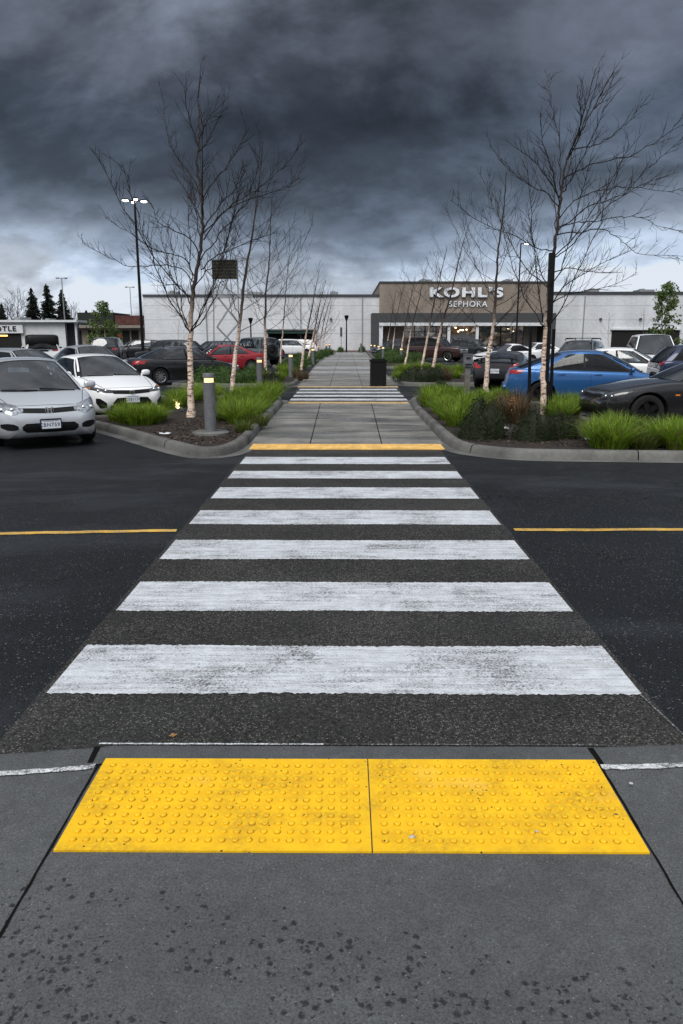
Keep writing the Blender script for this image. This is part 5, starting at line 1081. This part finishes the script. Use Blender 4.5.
GP = {'lime': [grass_mesh(s_, 420, .52, .17, .75).mesh('grass_clump', [M['grass'], M['straw']]) for s_ in (1, 2, 3)], 'olive': [grass_mesh(s_, 360, .46, .2, .8).mesh('grass_clump', [M['olive'], M['straw']]) for s_ in (4, 5)], 'reed': [grass_mesh(s_, 300, .75, .16, .55, .006).mesh('reed_clump', [M['reed'], M['straw']]) for s_ in (6, 7)],
      'shrub': [shrub_mesh(s_).mesh('shrub', [M['shrub']]) for s_ in (8, 9)], 'hedge': [shrub_mesh(s_, 1500, .04).mesh('shrub', [M['hedge']]) for s_ in (10, 11)]}
pr = random.Random(12)
def plant(kind_, px, py, sx, sz, label, group, z=.085, nm=None):
    p = at(px, py, z); o = link({'lime': 'grass_clump', 'olive': 'grass_clump', 'reed': 'reed_clump', 'shrub': 'dark_shrub', 'hedge': 'green_shrub'}[kind_], pr.choice(GP[kind_]), None, (p.x, p.y, z - .005), (0, 0, pr.uniform(0, 6.3))); k = pr.uniform(.78, 1.12); o.scale = (sx * k, sx * k, sz * k)
    return tag(o, label, {'lime': 'grass', 'olive': 'grass', 'reed': 'reeds', 'shrub': 'shrub', 'hedge': 'shrub'}[kind_], group)
def row(kind_, spots, sx, sz, label, group):
    for px, py in spots: plant(kind_, px + pr.uniform(-1, 1), py + pr.uniform(-.6, .6), sx, sz, label, group)
row('lime', [(117, 421), (126, 424), (136, 425), (146, 425), (155, 423), (161, 420), (128, 420), (150, 420)], .85, .85, 'lime green grass clump in front of the white sedan', 'lime grass in front of the white sedan')
row('lime', [(226, 419), (237, 424), (247, 422), (256, 415), (263, 408), (270, 402), (240, 413), (252, 406), (228, 410), (262, 399), (245, 400), (273, 397), (234, 402)], 1.1, 1.0, 'lime green grass clump on the left bed beside the walkway kerb', 'lime grass beside the left walkway kerb')
row('olive', [(243, 432), (259, 425), (218, 421)], .8, .7, 'duller olive grass tuft at the front of the left bed', 'olive tufts of the left bed')
row('lime', [(168, 412), (178, 407), (188, 403), (200, 400), (212, 400), (172, 402), (195, 395), (215, 396)], 1.05, 1.0, 'lime green grass clump behind the tallest left birch', 'lime grass behind the tallest left birch')
row('lime', [(430, 407), (439, 413), (448, 419), (457, 426), (450, 409), (441, 402), (460, 414), (430, 399), (468, 408), (455, 401)], 1.1, 1.05, 'lime green grass clump on the right bed beside the walkway kerb', 'lime grass beside the right walkway kerb')
row('lime', [(478, 410), (489, 407), (500, 403), (481, 399), (510, 401)], 1.0, .9, 'lime green grass clump at the foot of the peeling right birch', 'lime grass at the peeling right birch')
row('reed', [(497, 420), (506, 423), (514, 419), (503, 413), (519, 424)], .95, .9, 'brown dry reed clump between the two dark shrubs', 'brown reeds of the right bed')
plant('shrub', 482, 438, .46, .70, 'dark dense round shrub behind the right kerb corner, left of the reeds', 'dark shrubs of the right bed'); plant('shrub', 534, 440, .44, .60, 'dark dense shrub below the black posts, right of the reeds', 'dark shrubs of the right bed'); plant('shrub', 562, 438, .38, .55, 'dark dense shrub at the right end of the dark shrub row', 'dark shrubs of the right bed')
plant('shrub', 441, 394, .42, .52, 'small dark round shrub at the far kerb corner of the right bed', 'dark shrubs of the right bed')
row('lime', [(602, 447), (615, 449), (627, 446), (609, 439), (622, 438), (596, 440), (612, 432)], 1.05, .95, 'lime green grass clump in front of the dark grey coupe nose', 'lime grass in front of the dark grey coupe nose')
row('olive', [(643, 449), (653, 446), (648, 440), (637, 438)], 1.1, .85, 'olive green grass clump under the dark grey coupe front wheel', 'olive grass under the dark grey coupe')
row('lime', [(664, 447), (678, 449), (692, 447), (671, 439), (685, 439)], 1.05, .92, 'lime green grass clump at the right photo edge', 'lime grass at the right photo edge')
row('lime', [(553, 416), (563, 419), (573, 415), (580, 411), (560, 410), (570, 407)], 1.0, .9, 'lime green grass clump behind the black posts under the blue sedan', 'lime grass under the blue sedan')
plant('shrub', 272, 388, .48, .62, 'dark round shrub at the left kerb of the second bed', None); row('reed', [(300, 381), (305, 379), (296, 378)], .9, .7, 'brown dry reed clump right of the dark round shrub', 'brown reeds of the left bed')
row('hedge', [(206, 383), (219, 382), (232, 384), (246, 382.5), (255, 378)], .72, .62, 'low green shrub in the row before the red sedan', 'green shrubs before the red sedan'); row('lime', [(280, 380), (288, 376), (262, 380), (284, 371)], 1.2, .95, 'lime green grass clump around the third left bollard', 'lime grass at the third left bollard')
row('hedge', [(288, 371), (296, 368), (303, 366), (309, 363), (299, 363), (307, 360), (316, 359), (322, 357), (327, 355), (315, 355.5)], .75, .72, 'green shrub in the far left bed row', 'green shrubs of the far left bed')
plant('shrub', 416, 382, .80, .60, 'long low dark shrub at the front of the second right bed', None); plant('shrub', 433, 381, .50, .55, 'low dark shrub touching the long low dark one', None)
row('lime', [(397, 379), (401, 374), (408, 371), (417, 370), (428, 371), (437, 369), (447, 373), (455, 378), (459, 374)], 1.3, 1.05, 'lime green grass clump in the second right bed', 'lime grass of the second right bed'); row('reed', [(443, 379), (448, 380)], 1.0, .8, 'brown dry reed clump beside the low dark shrub', 'brown reeds of the second right bed')
row('hedge', [(392, 363), (399, 362), (408, 362), (417, 361), (386, 359), (393, 357.5), (381, 356)], .95, .85, 'green shrub in the far right bed row', 'green shrubs of the far right bed')
plant('hedge', 362, 352, .5, .8, 'round green shrub alone at the far end of the walkway', None); plant('hedge', 340.5, 352, .5, .7, 'round green shrub left of the far lantern post', None)
# ground-level uplights at the trunks
for px, py, lb, tgt in ((177, 410, 'small lit ground uplight left of the tallest left birch', (191, 421)), (500.5, 420, 'small lit ground uplight among the brown reeds', (543, 419)), (455, 396, 'small lit ground uplight behind the lime grass by the square bollard', (486, 394))):
    p = at(px, py, .12); tb = at(*tgt); d = (Vector((tb.x, tb.y, 1.6)) - p).normalized(); t = thing('ground_uplight', lb, 'spotlight', p, 0, 'ground uplights in the beds'); b = MB(); q = d.to_track_quat('Z', 'Y').to_matrix(); b.tube([Vector((0, 0, -.1)), Vector((0, 0, 0))], .015, 6); b.tube([d * -.04, d * .10], [.045, .055], 10); obj('housing', b, M['black_metal'], t)
    b = MB(); b.tube([d * .101, d * .106], [.05, .05], 10); obj('lens', b, emit('uplight_lens', (1, .72, .40), 1.6), t); 
    if px == 455: continue
    ld = bpy.data.lights.new('uplight_beam', 'SPOT'); ld.energy = 60; ld.color = (1, .62, .32); ld.spot_size = R(70); ld.spot_blend = .6; ld.shadow_soft_size = .04; lo = link('uplight_beam', ld, t, d * .12); lo.rotation_euler = (-d).to_track_quat('Z', 'Y').to_euler()
# bark chips over the mulch, litter and grit
cr_ = random.Random(9); b = MB()
def chips(poly_px, n):
    for _ in range(n):
        px, py = poly_px(); p = at(px, py, .095); a_ = cr_.uniform(0, 6.3); l_, w_ = cr_.uniform(.012, .045), cr_.uniform(.006, .014); u = Vector((math.cos(a_), math.sin(a_), cr_.gauss(0, .25))) * l_; v = Vector((-math.sin(a_), math.cos(a_), cr_.gauss(0, .25))) * w_; q = Vector((p.x, p.y, .10)); b.add([q - u - v, q + u - v, q + u + v, q - u + v], [(0, 1, 2, 3)])
def tri(A, B, C):
    def f():
        u, v = cr_.random(), cr_.random()
        if u + v > 1: u, v = 1 - u, 1 - v
        return tuple(A[k] + (B[k] - A[k]) * u + (C[k] - A[k]) * v for k in (0, 1))
    return f
chips(tri((115, 428), (200, 446), (250, 425)), 700); chips(tri((200, 446), (250, 437), (255, 425)), 250); chips(tri((160, 428), (245, 425), (205, 415)), 300); chips(tri((455, 440), (683, 452), (560, 425)), 800); chips(tri((683, 452), (560, 425), (640, 435)), 200)
m_, p_, _ = newmat('bark_chips'); g_ = nd('ShaderNodeNewGeometry'); setp(p_, Base_Color=ramp(g_.outputs['Random Per Island'], [(0, (.012, .008, .006)), (.7, (.04, .024, .017)), (1, (.12, .08, .055))]), Roughness=.9); kind(obj('bark_chips', b, m_), 'stuff')
def litter(px, py, s_, m, label, cat, nm, z=.10, seed=0, flat=.3):
    rg = random.Random(seed + px); p = at(px, py, z); b = MB(); n = 5; G = [[(s_ * (i / (n - 1) - .5) + rg.gauss(0, s_ * .06), s_ * .8 * (j / (n - 1) - .5) + rg.gauss(0, s_ * .06), s_ * flat * abs(rg.gauss(.3, .4))) for j in range(n)] for i in range(n)]; b.grid(G); b.grid([[(x, y, zz + s_ * .02 + .002) for x, y, zz in r_] for r_ in G])
    return tag(obj(nm, b, m, None, p, (0, 0, rg.uniform(0, 6))), label, cat)
PW = plain('white_paper', (.62, .64, .66), .7)
litter(591, 429, .16, PW, 'crumpled white paper beside the lime grass under the coupe nose', 'litter', 'paper_litter'); litter(587, 440, .13, PW, 'small white paper scrap lower down by the lime grass near the kerb', 'litter', 'paper_litter'); litter(571, 437, .14, plain('pink_paper', (.5, .36, .34), .7), 'pinkish paper scrap at the end of the dark shrub row', 'litter', 'paper_litter'); litter(165, 434, .20, PW, 'flat white scrap lying on the mulch of the left bed', 'litter', 'paper_litter', flat=.1)
litter(505, 430, .18, plain('grey_plastic', (.35, .36, .38), .5), 'grey plastic scrap between the two dark shrubs', 'litter', 'plastic_litter')
PB = plain('pale_pebble', (.42, .41, .40), .8)
def pebble(px, py, s_, m, label, z): p = at(px, py, z); b = MB(); b.sup((0, 0, 0), (s_, s_ * .7, s_ * .5), 2.2, 9, 6, 0, Matrix.Rotation(px, 3, 'Z')); tag(obj('pebble', b, m, None, (p.x, p.y, z + s_ * .35), smooth=True), label, 'pebble', 'pebbles on the paving')
pebble(412, 838, .013, PB, 'largest pale pebble on the narrower yellow panel, near its seam', .014); pebble(616, 816, .011, plain('brown_pebble', (.10, .075, .06), .8), 'brown pebble near the right side of the narrower yellow panel', .014); pebble(537, 832, .007, PB, 'tiny pale pebble in the lower middle of the narrower yellow panel', .014); pebble(631, 784, .009, PB, 'pale pebble on the concrete right of the yellow panels', .02)
litter(173, 736, .032, plain('tan_leaf', (.26, .15, .06), .7), 'single tan dead leaf on the asphalt left of the near kerb', 'leaf', 'dead_leaf', z=.006, flat=.15)
